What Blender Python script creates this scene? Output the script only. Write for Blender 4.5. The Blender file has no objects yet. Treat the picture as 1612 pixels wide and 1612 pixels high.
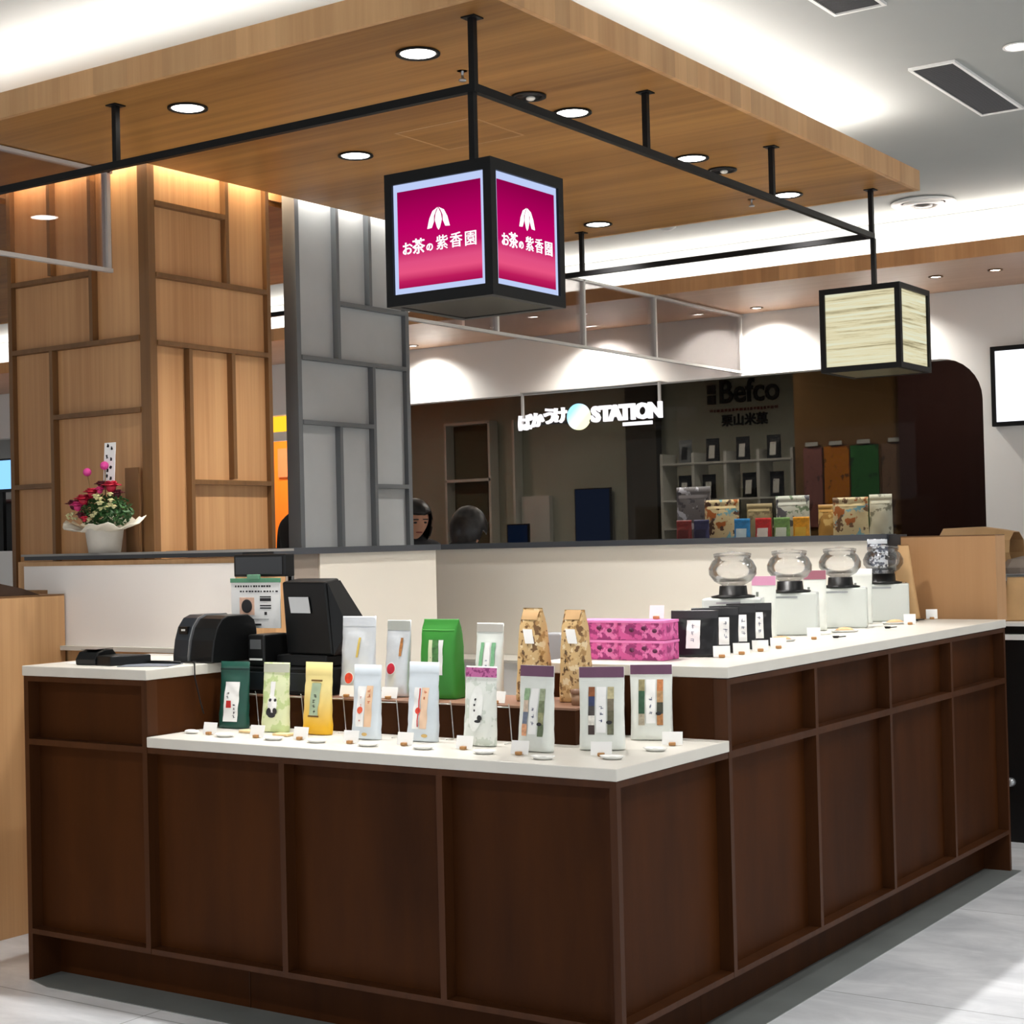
import bpy, bmesh, math, random
from mathutils import Vector, Matrix, Euler
random.seed(7)
SC = bpy.context.scene
COL = SC.collection
R = math.radians
PI = math.pi

# ------------------------------------------------------------------ camera
cam_d = bpy.data.cameras.new('camera'); cam = bpy.data.objects.new('camera', cam_d); COL.objects.link(cam)
SC.camera = cam
CX, CY, CZ, YAW, PIT, ROL, FPX = 2.0296, -3.4059, 1.35, 0.5971, 0.0177, -0.0241, 2565.6
fw = Vector((-math.sin(YAW)*math.cos(PIT), math.cos(YAW)*math.cos(PIT), math.sin(PIT)))
rt = Vector((math.cos(YAW), math.sin(YAW), 0)); up = rt.cross(fw)
r2 = math.cos(ROL)*rt + math.sin(ROL)*up; u2 = -math.sin(ROL)*rt + math.cos(ROL)*up
M = Matrix((r2, u2, -fw)).transposed().to_4x4(); M.translation = Vector((CX, CY, CZ))
cam.matrix_world = M
cam_d.sensor_width = 36; cam_d.lens = FPX/1612*36; cam_d.clip_start = .05; cam_d.clip_end = 100

# ------------------------------------------------------------------ world
wd = bpy.data.worlds.new('world'); SC.world = wd; wd.use_nodes = True
bg = wd.node_tree.nodes['Background']; bg.inputs[0].default_value = (.95, .97, 1, 1); bg.inputs[1].default_value = .62
SC.view_settings.view_transform = 'Standard'; SC.view_settings.look = 'None'
SC.view_settings.exposure = 0.85; SC.view_settings.gamma = 1; SC.view_settings.use_curve_mapping = False

# ------------------------------------------------------------------ materials
def lin(c):
    return tuple(((v/255+.055)/1.055)**2.4 if v/255 > .04045 else v/255/12.92 for v in c)
def nm(name):
    m = bpy.data.materials.new(name); m.use_nodes = True
    nt = m.node_tree; b = nt.nodes['Principled BSDF']
    return m, nt, b
def mat(name, c, rough=.5, metal=0, var=.06, scale=6, spec=.5, trans=0, emit=None, es=0, alpha=1, coat=0):
    m, nt, b = nm(name)
    c = lin(c)
    if var > 0:
        tc = nt.nodes.new('ShaderNodeTexCoord'); n = nt.nodes.new('ShaderNodeTexNoise'); n.inputs['Scale'].default_value = scale
        n.inputs['Detail'].default_value = 4
        nt.links.new(tc.outputs['Object'], n.inputs['Vector'])
        r = nt.nodes.new('ShaderNodeValToRGB')
        r.color_ramp.elements[0].position = .3; r.color_ramp.elements[1].position = .7
        r.color_ramp.elements[0].color = tuple(v*(1-var) for v in c)+(1,)
        r.color_ramp.elements[1].color = tuple(min(1, v*(1+var)) for v in c)+(1,)
        nt.links.new(n.outputs['Fac'], r.inputs['Fac']); nt.links.new(r.outputs['Color'], b.inputs['Base Color'])
    else:
        b.inputs['Base Color'].default_value = c+(1,)
    b.inputs['Roughness'].default_value = rough; b.inputs['Metallic'].default_value = metal
    b.inputs['Specular IOR Level'].default_value = spec
    b.inputs['Transmission Weight'].default_value = trans
    b.inputs['Coat Weight'].default_value = coat
    b.inputs['Alpha'].default_value = alpha
    if emit:
        b.inputs['Emission Color'].default_value = lin(emit)+(1,); b.inputs['Emission Strength'].default_value = es
    return m
def wood(name, c1, c2, axis='z', rough=.45, fine=60, coarse=.6, spec=.4, seams=None, band=0):
    """grain running along the given axis"""
    m, nt, b = nm(name); N = nt.nodes.new; Lk = nt.links.new
    g = N('ShaderNodeNewGeometry'); mp = N('ShaderNodeMapping')
    s = [fine]*3; s['xyz'.index(axis)] = coarse
    mp.inputs['Scale'].default_value = s
    Lk(g.outputs['Position'], mp.inputs['Vector'])
    n = N('ShaderNodeTexNoise'); n.inputs['Scale'].default_value = 1; n.inputs['Detail'].default_value = 5; n.inputs['Roughness'].default_value = .65
    Lk(mp.outputs['Vector'], n.inputs['Vector'])
    mp2 = N('ShaderNodeMapping'); s2 = [fine/6]*3; s2['xyz'.index(axis)] = coarse*.8; mp2.inputs['Scale'].default_value = s2
    Lk(g.outputs['Position'], mp2.inputs['Vector'])
    n2 = N('ShaderNodeTexNoise'); n2.inputs['Scale'].default_value = 1; n2.inputs['Detail'].default_value = 2
    Lk(mp2.outputs['Vector'], n2.inputs['Vector'])
    ad = N('ShaderNodeMath'); ad.operation = 'ADD'; Lk(n.outputs['Fac'], ad.inputs[0]); Lk(n2.outputs['Fac'], ad.inputs[1])
    hf = N('ShaderNodeMath'); hf.operation = 'MULTIPLY'; hf.inputs[1].default_value = .5; Lk(ad.outputs[0], hf.inputs[0])
    r = N('ShaderNodeValToRGB'); r.color_ramp.elements[0].position = .36; r.color_ramp.elements[1].position = .62
    r.color_ramp.elements[0].color = lin(c2)+(1,); r.color_ramp.elements[1].color = lin(c1)+(1,)
    Lk(hf.outputs[0], r.inputs['Fac']); src = r.outputs['Color']
    if seams:   # (axis, spacing): thin veneer joints
        sx = N('ShaderNodeSeparateXYZ'); Lk(g.outputs['Position'], sx.inputs[0])
        d = N('ShaderNodeMath'); d.operation = 'DIVIDE'; d.inputs[1].default_value = seams[1]; Lk(sx.outputs['XYZ'.index(seams[0].upper())], d.inputs[0])
        fr = N('ShaderNodeMath'); fr.operation = 'FLOOR'; Lk(d.outputs[0], fr.inputs[0])
        wn = N('ShaderNodeTexWhiteNoise'); wn.noise_dimensions = '1D'; Lk(fr.outputs[0], wn.inputs['W'])
        mr = N('ShaderNodeMapRange'); mr.inputs['To Min'].default_value = .86; mr.inputs['To Max'].default_value = 1.1; Lk(wn.outputs['Value'], mr.inputs['Value'])
        mx = N('ShaderNodeVectorMath'); mx.operation = 'SCALE'; Lk(src, mx.inputs[0]); Lk(mr.outputs[0], mx.inputs['Scale']); src = mx.outputs[0]
    Lk(src, b.inputs['Base Color'])
    b.inputs['Roughness'].default_value = rough; b.inputs['Specular IOR Level'].default_value = spec
    return m
def emis(name, c, s):
    m = bpy.data.materials.new(name); m.use_nodes = True; nt = m.node_tree; nt.nodes.clear()
    o = nt.nodes.new('ShaderNodeOutputMaterial'); e = nt.nodes.new('ShaderNodeEmission')
    e.inputs[0].default_value = lin(c)+(1,); e.inputs[1].default_value = s; nt.links.new(e.outputs[0], o.inputs[0]); return m
def glassmat(name, tint, gloss=.08, rough=.02, k=.7):
    m = bpy.data.materials.new(name); m.use_nodes = True; nt = m.node_tree; nt.nodes.clear(); N = nt.nodes.new
    o = N('ShaderNodeOutputMaterial'); t = N('ShaderNodeBsdfTransparent'); t.inputs[0].default_value = tuple(tint)+(1,)
    g = N('ShaderNodeBsdfGlossy'); g.inputs['Roughness'].default_value = rough
    mx = N('ShaderNodeMixShader'); fr = N('ShaderNodeFresnel'); fr.inputs[0].default_value = 1.45
    ml = N('ShaderNodeMath'); ml.operation = 'MULTIPLY_ADD'; ml.inputs[1].default_value = k; ml.inputs[2].default_value = gloss*.3
    nt.links.new(fr.outputs[0], ml.inputs[0]); nt.links.new(ml.outputs[0], mx.inputs[0])
    nt.links.new(t.outputs[0], mx.inputs[1]); nt.links.new(g.outputs[0], mx.inputs[2]); nt.links.new(mx.outputs[0], o.inputs[0]); return m
def blotch(name, base, cols, scale=20, thr=.55, rough=.5):
    """printed pattern: base with blotches of other colours"""
    m, nt, b = nm(name); N = nt.nodes.new; Lk = nt.links.new
    tc = N('ShaderNodeTexCoord'); src = None; prev = lin(base)+(1,)
    for i, c in enumerate(cols):
        mp = N('ShaderNodeMapping'); mp.inputs['Location'].default_value = (i*3.1, i*1.7, i*2.3); Lk(tc.outputs['Object'], mp.inputs['Vector'])
        n = N('ShaderNodeTexNoise'); n.inputs['Scale'].default_value = scale*(1+.25*i); n.inputs['Detail'].default_value = 3; Lk(mp.outputs[0], n.inputs['Vector'])
        r = N('ShaderNodeValToRGB'); r.color_ramp.elements[0].position = thr; r.color_ramp.elements[1].position = thr+.03; Lk(n.outputs['Fac'], r.inputs[0])
        mx = N('ShaderNodeMix'); mx.data_type = 'RGBA'; Lk(r.outputs[0], mx.inputs['Factor'])
        if src: Lk(src, mx.inputs['A'])
        else: mx.inputs['A'].default_value = prev
        mx.inputs['B'].default_value = lin(c)+(1,); src = mx.outputs['Result']
    Lk(src, b.inputs['Base Color']); b.inputs['Roughness'].default_value = rough
    return m

W = {}
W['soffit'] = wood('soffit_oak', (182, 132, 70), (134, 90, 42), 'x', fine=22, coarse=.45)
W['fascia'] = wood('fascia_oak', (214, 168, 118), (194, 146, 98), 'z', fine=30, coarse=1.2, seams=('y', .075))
W['fasciax'] = wood('fascia_oak_front', (214, 168, 118), (194, 146, 98), 'z', fine=30, coarse=1.2, seams=('x', .15))
W['oak'] = wood('column_oak', (208, 160, 110), (182, 132, 86), 'z', fine=40, coarse=.8)
W['oakfin'] = wood('column_trim_oak', (126, 90, 54), (106, 74, 42), 'z', fine=40, coarse=.8)
W['oaklight'] = wood('light_oak', (208, 164, 116), (188, 144, 98), 'z', fine=40, coarse=.8)
W['dark'] = wood('walnut_panel', (66, 34, 10), (48, 23, 6), 'z', rough=.55, fine=9, coarse=1.4, spec=.08)
W['darkfin'] = wood('walnut_trim', (70, 39, 18), (56, 30, 12), 'z', rough=.45, fine=30, coarse=1, spec=.15)
W['slab'] = mat('white_stone', (208, 205, 196), .35, var=.03, scale=8)
W['grey'] = mat('grey_laminate', (168, 171, 171), .5, var=.04)
W['greyfin'] = mat('grey_trim', (96, 100, 102), .45, var=.03)
W['cap'] = mat('dark_grey_cap', (62, 66, 72), .35, var=.03)
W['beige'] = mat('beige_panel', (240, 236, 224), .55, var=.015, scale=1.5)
W['offw'] = mat('off_white_panel', (236, 231, 226), .55, var=.015, scale=1.5)
W['taupe'] = mat('taupe_panel', (150, 138, 126), .55, var=.02)
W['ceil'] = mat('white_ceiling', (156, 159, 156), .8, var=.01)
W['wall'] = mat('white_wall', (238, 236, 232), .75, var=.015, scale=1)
W['black'] = mat('black_metal', (9, 9, 10), .45, var=0, spec=.25)
W['blackp'] = mat('black_plastic', (7, 8, 9), .35, var=.05, spec=.35)
W['blackp2'] = mat('charcoal_plastic', (30, 35, 41), .35, var=.05)
W['white'] = mat('white_paper', (246, 246, 244), .6, var=.01)
W['whitep'] = mat('white_plastic', (235, 235, 232), .4, var=.01)
W['steel'] = mat('brushed_steel', (170, 174, 178), .3, metal=.8, var=.04)
W['alu'] = mat('aluminium_trim', (206, 204, 200), .35, metal=.3, var=.02)
W['lamp'] = emis('lamp_white', (255, 250, 242), 9)
W['led'] = emis('led_white', (255, 250, 244), 5)
W['ledw'] = emis('led_warm', (255, 214, 160), 10)
W['wire'] = mat('silver_wire', (190, 190, 186), .3, metal=.9, var=0)
W['clip'] = mat('wooden_clip', (176, 128, 76), .5, var=.1, scale=40)
W['dish'] = glassmat('clear_dish', (.93, .95, .95), .2)
W['tea'] = mat('dark_tea_leaf', (66, 68, 48), .8, var=.3, scale=80)
W['teabr'] = mat('pale_tan_tea', (222, 180, 132), .7, var=.15, scale=60)
W['seal'] = mat('red_seal', (206, 46, 42), .5, var=.15, scale=60)
W['ink'] = mat('black_ink', (30, 30, 34), .5, var=0)
W['glass'] = glassmat('clear_glass', (.985, .985, .985), .05)
W['glassp'] = glassmat('barrier_glass', (.86, .82, .82), .12)
W['smoke'] = glassmat('smoked_glass', (.30, .29, .265), .0, k=.14)
W['skin'] = mat('skin', (214, 160, 130), .5, var=.04)
W['hair'] = mat('dark_hair', (18, 15, 15), .35, var=.3, scale=50)
W['hair2'] = mat('greying_hair', (44, 42, 42), .35, var=.4, scale=40)
W['cloth'] = mat('charcoal_jacket', (40, 42, 46), .8, var=.1)
W['kraft'] = mat('kraft_paper', (206, 166, 116), .7, var=.07, scale=12)
W['scr'] = emis('blue_screen', (120, 175, 235), 1.0)
W['scrw'] = emis('white_screen', (236, 240, 250), 1.0)

# ------------------------------------------------------------------ mesh helpers
class MB:
    def __init__(s): s.v = []; s.f = []; s.sm = []; s.mi = []
    def add(s, vs, fs, smooth=False, mi=0):
        o = len(s.v); s.v += [tuple(v) for v in vs]; s.f += [tuple(i+o for i in f) for f in fs]; s.sm += [smooth]*len(fs); s.mi += [mi]*len(fs); return s
    def box(s, x0, x1, y0, y1, z0, z1, mi=0):
        vs = [(x, y, z) for z in (z0, z1) for y in (y0, y1) for x in (x0, x1)]
        return s.add(vs, [(0, 2, 3, 1), (4, 5, 7, 6), (0, 1, 5, 4), (2, 6, 7, 3), (0, 4, 6, 2), (1, 3, 7, 5)], mi=mi)
    def hexa(s, bot, top, mi=0):
        return s.add(list(bot)+list(top), [(3, 2, 1, 0), (4, 5, 6, 7), (0, 1, 5, 4), (1, 2, 6, 5), (2, 3, 7, 6), (3, 0, 4, 7)], mi=mi)
    def prism(s, pts, a, b, axis='y', mi=0):
        """pts: 2D outline; extruded from a to b along axis"""
        def P(p, t):
            return {'x': (t, p[0], p[1]), 'y': (p[0], t, p[1]), 'z': (p[0], p[1], t)}[axis]
        n = len(pts); vs = [P(p, a) for p in pts]+[P(p, b) for p in pts]
        fs = [tuple(range(n)), tuple(range(2*n-1, n-1, -1))]+[(i, i+n, (i+1) % n+n, (i+1) % n) for i in range(n)]
        return s.add(vs, fs, mi=mi)
    def lathe(s, prof, c=(0, 0, 0), n=28, smooth=True, mi=0, sx=1, sy=1):
        vs = []; fs = []
        for r, z in prof:
            for k in range(n):
                a = 2*PI*k/n; vs.append((c[0]+r*sx*math.cos(a), c[1]+r*sy*math.sin(a), c[2]+z))
        for i in range(len(prof)-1):
            for k in range(n):
                k2 = (k+1) % n; fs.append((i*n+k, i*n+k2, (i+1)*n+k2, (i+1)*n+k))
        if prof[0][0] > 1e-4: fs.append(tuple(reversed(range(n))))
        if prof[-1][0] > 1e-4: fs.append(tuple((len(prof)-1)*n+k for k in range(n)))
        return s.add(vs, fs, smooth, mi)
    def tube(s, pts, r, n=8, mi=0, smooth=True):
        pts = [Vector(p) for p in pts]; vs = []; fs = []
        for i, p in enumerate(pts):
            d = (pts[min(i+1, len(pts)-1)]-pts[max(i-1, 0)]).normalized()
            a = d.orthogonal().normalized() if i == 0 else (a - a.dot(d)*d).normalized()
            b = d.cross(a); rr = r[i] if isinstance(r, (list, tuple)) else r
            for k in range(n):
                t = 2*PI*k/n; vs.append(p+rr*(math.cos(t)*a+math.sin(t)*b))
        for i in range(len(pts)-1):
            for k in range(n):
                k2 = (k+1) % n; fs.append((i*n+k, i*n+k2, (i+1)*n+k2, (i+1)*n+k))
        fs.append(tuple(reversed(range(n)))); fs.append(tuple((len(pts)-1)*n+k for k in range(n)))
        return s.add(vs, fs, smooth, mi)
    def ball(s, c, r, nu=12, nv=8, mi=0):
        if not isinstance(r, (tuple, list)): r = (r, r, r)
        vs = [(c[0], c[1], c[2]-r[2])]; fs = []
        for j in range(1, nv):
            t = PI*j/nv
            for k in range(nu):
                a = 2*PI*k/nu; vs.append((c[0]+r[0]*math.sin(t)*math.cos(a), c[1]+r[1]*math.sin(t)*math.sin(a), c[2]-r[2]*math.cos(t)))
        vs.append((c[0], c[1], c[2]+r[2])); L = len(vs)-1
        for k in range(nu):
            k2 = (k+1) % nu; fs.append((0, 1+k2, 1+k)); fs.append((L, L-nu+k, L-nu+k2))
            for j in range(nv-2): fs.append((1+j*nu+k, 1+j*nu+k2, 1+(j+1)*nu+k2, 1+(j+1)*nu+k))
        return s.add(vs, fs, True, mi)
    def xf(s, m):
        s.v = [tuple(m @ Vector(v)) for v in s.v]; return s
    def build(s, name, mats, parent=None, world=False, bevel=0, seg=2, solid=0):
        off = parent.location if (world and parent) else Vector((0, 0, 0))
        me = bpy.data.meshes.new(name); me.from_pydata([tuple(Vector(v)-off) for v in s.v], [], s.f)
        if not isinstance(mats, (list, tuple)): mats = [mats]
        for m in mats: me.materials.append(m)
        me.polygons.foreach_set('use_smooth', s.sm); me.polygons.foreach_set('material_index', s.mi); me.update()
        o = bpy.data.objects.new(name, me); COL.objects.link(o)
        if parent: o.parent = parent
        if solid:
            md = o.modifiers.new('solid', 'SOLIDIFY'); md.thickness = solid; md.offset = 0
        if bevel:
            md = o.modifiers.new('bevel', 'BEVEL'); md.width = bevel; md.segments = seg; md.limit_method = 'ANGLE'; md.angle_limit = R(50)
        return o
def bx(*a): return MB().box(*a)
def thing(name, label, cat, loc=(0, 0, 0), rz=0, group=None, rot=None):
    o = bpy.data.objects.new(name, None); o.empty_display_size = .05; COL.objects.link(o)
    o.location = loc; o.rotation_euler = rot or (0, 0, rz); o['label'] = label; o['category'] = cat
    if group: o['group'] = group
    return o
def tag(o, label, cat, group=None, kind=None):
    o['label'] = label; o['category'] = cat
    if group: o['group'] = group
    if kind: o['kind'] = kind
    return o
def struct(o, label=None):
    o['kind'] = 'structure'
    if label: o['label'] = label
    return o
def dup(root, loc, rz=None, label=None, group=None, scale=None):
    r = root.copy(); COL.objects.link(r); r.location = loc
    if rz is not None: r.rotation_euler = (0, 0, rz)
    if scale: r.scale = scale
    if label: r['label'] = label
    if group: r['group'] = group
    for ch in list(root.children):
        c = ch.copy(); COL.objects.link(c); c.parent = r
        for g in list(ch.children):
            d = g.copy(); COL.objects.link(d); d.parent = c
    return r
DG = bpy.context.evaluated_depsgraph_get
def text(name, body, size, m, matl, parent=None, ext=.001, align='CENTER', bold=0, sx=1, space=1, line=1):
    cu = bpy.data.curves.new(name, 'FONT'); cu.body = body; cu.size = size; cu.extrude = ext; cu.align_x = align; cu.align_y = 'CENTER'
    cu.offset = bold; cu.space_character = space; cu.space_line = line; cu.resolution_u = 3
    t = bpy.data.objects.new(name+'_tmp', cu); COL.objects.link(t); bpy.context.view_layer.update()
    me = bpy.data.meshes.new_from_object(t.evaluated_get(DG())); bpy.data.objects.remove(t)
    me.transform(m @ Matrix.Diagonal((sx, 1, 1, 1))); me.materials.clear(); me.materials.append(matl); me.name = name
    o = bpy.data.objects.new(name, me); COL.objects.link(o)
    if parent: o.parent = parent
    return o
def face(loc, d='-y'):
    r = {'-y': Euler((R(90), 0, 0)), '+x': Euler((R(90), 0, R(90)))}[d] if isinstance(d, str) else d
    return Matrix.Translation(loc) @ r.to_matrix().to_4x4()
def spot(name, loc, power, ang=120, blend=.8, rad=.05, col=(1, .965, .93), parent=None, to=None):
    l = bpy.data.lights.new(name, 'SPOT'); l.energy = power; l.spot_size = R(ang); l.spot_blend = blend; l.shadow_soft_size = rad; l.color = col
    o = bpy.data.objects.new(name, l); COL.objects.link(o); o.location = loc
    if parent: o.parent = parent
    if to is not None: o.rotation_euler = Vector(to).to_track_quat('-Z', 'Y').to_euler()
    return o
def area(name, loc, sx, sy, power, col=(1, .97, .93), upward=False, rot=None, parent=None, spread=180):
    l = bpy.data.lights.new(name, 'AREA'); l.shape = 'RECTANGLE'; l.size = sx; l.size_y = sy; l.energy = power; l.color = col; l.spread = R(spread)
    o = bpy.data.objects.new(name, l); COL.objects.link(o); o.location = loc
    o.rotation_euler = rot or ((PI, 0, 0) if upward else (0, 0, 0))
    if parent: o.parent = parent
    return o

ZC, ZS, ZM = 2.75, 2.83, 3.05          # canopy underside, canopy top, main ceiling
# ------------------------------------------------------------------ unseen ceiling downlights added to light the scene
FILL_GRID = [(x, y) for x in (1.9, 4.2, 6.5) for y in (-5.5, -2.6, .3, 3.2)] + [(x, y) for x in (-.6, -3.1, -5.6) for y in (-5.5, -2.6)]

# ================================================================== STRUCTURE
# floor
m, nt, b = nm('polished_concrete_tile'); N = nt.nodes.new; Lk = nt.links.new
g = N('ShaderNodeNewGeometry'); mp = N('ShaderNodeMapping'); mp.inputs['Rotation'].default_value = (0, 0, 0); mp.inputs['Location'].default_value = (.35, .1, 0)
Lk(g.outputs['Position'], mp.inputs['Vector'])
br = N('ShaderNodeTexBrick'); br.inputs['Scale'].default_value = 1; br.inputs['Brick Width'].default_value = 1.2; br.inputs['Row Height'].default_value = 1.2
br.inputs['Mortar Size'].default_value = .0025; br.offset = 0
br.inputs['Color1'].default_value = (1, 1, 1, 1); br.inputs['Color2'].default_value = (.97, .97, .97, 1); br.inputs['Mortar'].default_value = (.42, .43, .43, 1)
Lk(mp.outputs[0], br.inputs['Vector'])
n1 = N('ShaderNodeTexNoise'); n1.inputs['Scale'].default_value = 2.2; n1.inputs['Detail'].default_value = 8; n1.inputs['Roughness'].default_value = .62; n1.inputs['Distortion'].default_value = .6
mpn = N('ShaderNodeMapping'); mpn.inputs['Scale'].default_value = (1, 2.2, 1); mpn.inputs['Rotation'].default_value = (0, 0, R(35)); Lk(g.outputs['Position'], mpn.inputs['Vector']); Lk(mpn.outputs[0], n1.inputs['Vector'])
rp = N('ShaderNodeValToRGB'); rp.color_ramp.elements[0].position = .36; rp.color_ramp.elements[1].position = .66
rp.color_ramp.elements[0].color = lin((196, 200, 205))+(1,); rp.color_ramp.elements[1].color = lin((236, 239, 243))+(1,); Lk(n1.outputs['Fac'], rp.inputs[0])
mu = N('ShaderNodeMix'); mu.data_type = 'RGBA'; mu.blend_type = 'MULTIPLY'; mu.inputs['Factor'].default_value = 1
Lk(rp.outputs[0], mu.inputs['A']); Lk(br.outputs['Color'], mu.inputs['B']); Lk(mu.outputs['Result'], b.inputs['Base Color'])
b.inputs['Roughness'].default_value = .32
W['floor'] = m
struct(bx(-14, 9, -9, 14, -.1, 0).build('floor', W['floor']))
W['strip'] = mat('dark_grey_epoxy', (112, 117, 116), .45, var=.12, scale=5)
struct(MB().prism([(-2.17, 0), (-2.05, -.035), (.04, -.035), (.035, 3.04), (-.7, 3.04), (-.7, .6), (-2.17, .6)], 0, .0025, 'z').build('trim_1', W['strip']))
# main ceiling
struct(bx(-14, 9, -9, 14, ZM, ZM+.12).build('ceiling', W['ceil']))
# far shop header wall with a large rounded opening (X -5.45..-1.01) and the open orange shop to the left
pts = [(9, 0), (9, ZC+.3), (-14, ZC+.3), (-14, 2.36), (-5.45, 2.36), (-1.26, 2.36)]
for k in range(1, 9):
    a = R(90-90*k/8); pts.append((-1.26+.25*math.cos(a), 2.11+.25*math.sin(a)))
pts += [(-1.01, 0)]
struct(MB().prism(pts, 5.95, 6.05, 'y').build('wall_back', W['wall']))
# far lower wooden soffit in front of that wall
so = thing('shopfront_soffit', 'oak-faced lower soffit running along the white shopfront wall behind', 'soffit', (-3, 4.84, ZC))
bx(-14, 6, 4.86, 5.945, ZC, ZC+.02).build('soffit_panel', wood('far_soffit_wood', (206, 170, 142), (190, 150, 122), 'x', fine=10, coarse=.4), so, world=True)
bx(-14, 6, 4.84, 4.86, ZC-.002, ZS).build('fascia', wood('far_fascia', (216, 160, 108), (196, 138, 88), 'z', fine=30, coarse=1.2, seams=('x', .11)), so, world=True)
bx(-14, 6, 5.05, 5.09, ZS-.01, ZS+.005).build('light_strip', W['led'], so, world=True)
bx(-14, 6, 5.16, 5.175, ZC+.02, ZM-.002).build('white_upstand', W['ceil'], so, world=True)  # backing added to catch the strip light and whiten the band above the fascia
area('cove_far', (-3, 5.07, ZS+.03), 14, .06, 45, upward=True)

# ------------------------------------------------------------------ canopy
cp = thing('wooden_canopy', 'large oak-veneered suspended canopy with a bright cove above the tea counter', 'canopy', (-2, 1.5, ZC))
def slab_with_holes(mb, x0, x1, y0, y1, z0, z1, holes):
    xs = sorted({x0, x1} | {h[0] for h in holes} | {h[1] for h in holes}); ys = sorted({y0, y1} | {h[2] for h in holes} | {h[3] for h in holes})
    for i in range(len(xs)-1):
        for j in range(len(ys)-1):
            cx, cy = (xs[i]+xs[i+1])/2, (ys[j]+ys[j+1])/2
            if any(h[0] < cx < h[1] and h[2] < cy < h[3] for h in holes): continue
            mb.box(xs[i], xs[i+1], ys[j], ys[j+1], z0, z1)
    return mb
holes = [(-3.30, -2.35, .73, 1.46), (-2.52, -2.35, 1.46, 2.36)]
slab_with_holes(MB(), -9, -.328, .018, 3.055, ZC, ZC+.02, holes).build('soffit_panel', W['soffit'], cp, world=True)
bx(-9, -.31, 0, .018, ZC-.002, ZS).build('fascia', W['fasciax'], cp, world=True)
bx(-.328, -.31, .018, 3.055, ZC-.002, ZS).build('fascia', W['fascia'], cp, world=True)
bx(-9, -.31, 3.055, 3.073, ZC-.002, ZS).build('fascia', W['fasciax'], cp, world=True)
mb = MB()
for (a, b_, c, d) in [(-3.30, -3.285, .73, 1.46), (-2.52, -2.505, 1.46, 2.36), (-3.285, -2.52, 1.445, 1.46), (-2.52, -2.35, 2.345, 2.36)]: mb.box(a, b_, c, d, ZC+.02, ZS+.02)
mb.build('slot_lining', W['fascia'], cp, world=True)
bx(-.50, -.46, .25, 2.85, ZS-.02, ZS-.005).build('light_strip', W['led'], cp, world=True)
bx(-9, -.5, .20, .24, ZS-.02, ZS-.005).build('light_strip', W['led'], cp, world=True)
bx(-9, -.5, 2.82, 2.86, ZS-.02, ZS-.005).build('light_strip', W['led'], cp, world=True)
area('cove_right', (-.47, 1.55, ZS+.005), 0.05, 2.7, 6, upward=True)
area('cove_front', (-4.7, .22, ZS+.005), 8.4, .05, 26, upward=True)
area('cove_rear', (-4.7, 2.84, ZS+.005), 8.4, .05, 30, upward=True)
# warm slot strips round the column, cool ones over the grey screen
area('slot_warm_front', (-2.86, .752, 2.815), .85, .02, 1.6, (1, .80, .55))
area('slot_warm_side', (-2.372, 1.08, 2.815), .02, .62, 1.3, (1, .84, .62))
area('slot_white_side', (-2.372, 1.92, 2.815), .02, .75, 1.3, (1, .98, .93))
area('slot_warm_gap', (-2.47, 1.5, 2.88), .06, .06, 1.2, (1, .80, .55))
# access hatch outline in the soffit
mb = MB()
hx0, hx1, hy0, hy1 = -1.39, -1.06, .965, 1.27
for (a, b_, c, d) in [(hx0, hx1, hy0, hy0+.006), (hx0, hx1, hy1-.006, hy1), (hx0, hx0+.006, hy0+.006, hy1-.006), (hx1-.006, hx1, hy0+.006, hy1-.006)]: mb.box(a, b_, c, d, ZC-.0015, ZC)
mb.build('access_hatch', mat('hatch_line', (190, 150, 108), .5, var=0), cp, world=True)
# soffit lamps
def lamp(x, y, z, r=.06, power=14, label='', group='downlights in the wooden canopy', rim=W['black'], first=None, name='downlight', spotang=110, mat_=None):
    if first is None:
        t = thing(name, label, 'downlight', (x, y, z), 0, group)
        MB().lathe([(r, 0), (r+.008, -.002), (r+.008, -.006), (r-.002, -.006), (r-.004, -.001), (r-.004, 0)], n=32).build('trim_ring', rim, t)
        MB().lathe([(0.0001, -.003), (r-.006, -.003), (r-.006, -.001), (.0001, -.001)], n=32).build('diffuser', mat_ or W['lamp'], t)
    else:
        t = dup(first, (x, y, z), label=label, group=group)
    if power: spot('lamp_light', (x, y, z-.012), power, spotang, .9, r*.7)
    return t
LL = [(-.77, .29, 'round downlight in the canopy, nearest the camera beside the sign post'), (-1.69, .29, 'round downlight in the canopy in front of the oak column, left of the sign'),
      (-1.69, 1.12, 'round downlight just upper left of the pink sign cube'), (-.77, 1.12, 'round downlight right of the sign post, overlapped by the black rail'),
      (-.77, 1.95, 'round downlight touching the black rail in the canopy middle'), (-.77, 2.785, 'round downlight near the canopy far right corner, above the rail'),
      (-1.69, 2.80, 'round downlight right of the pink sign cube near the canopy rear edge')]
L0 = None
for x, y, lb in LL:
    o = lamp(x, y, ZC, .056, 60, lb, first=L0)
    L0 = L0 or o
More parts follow.
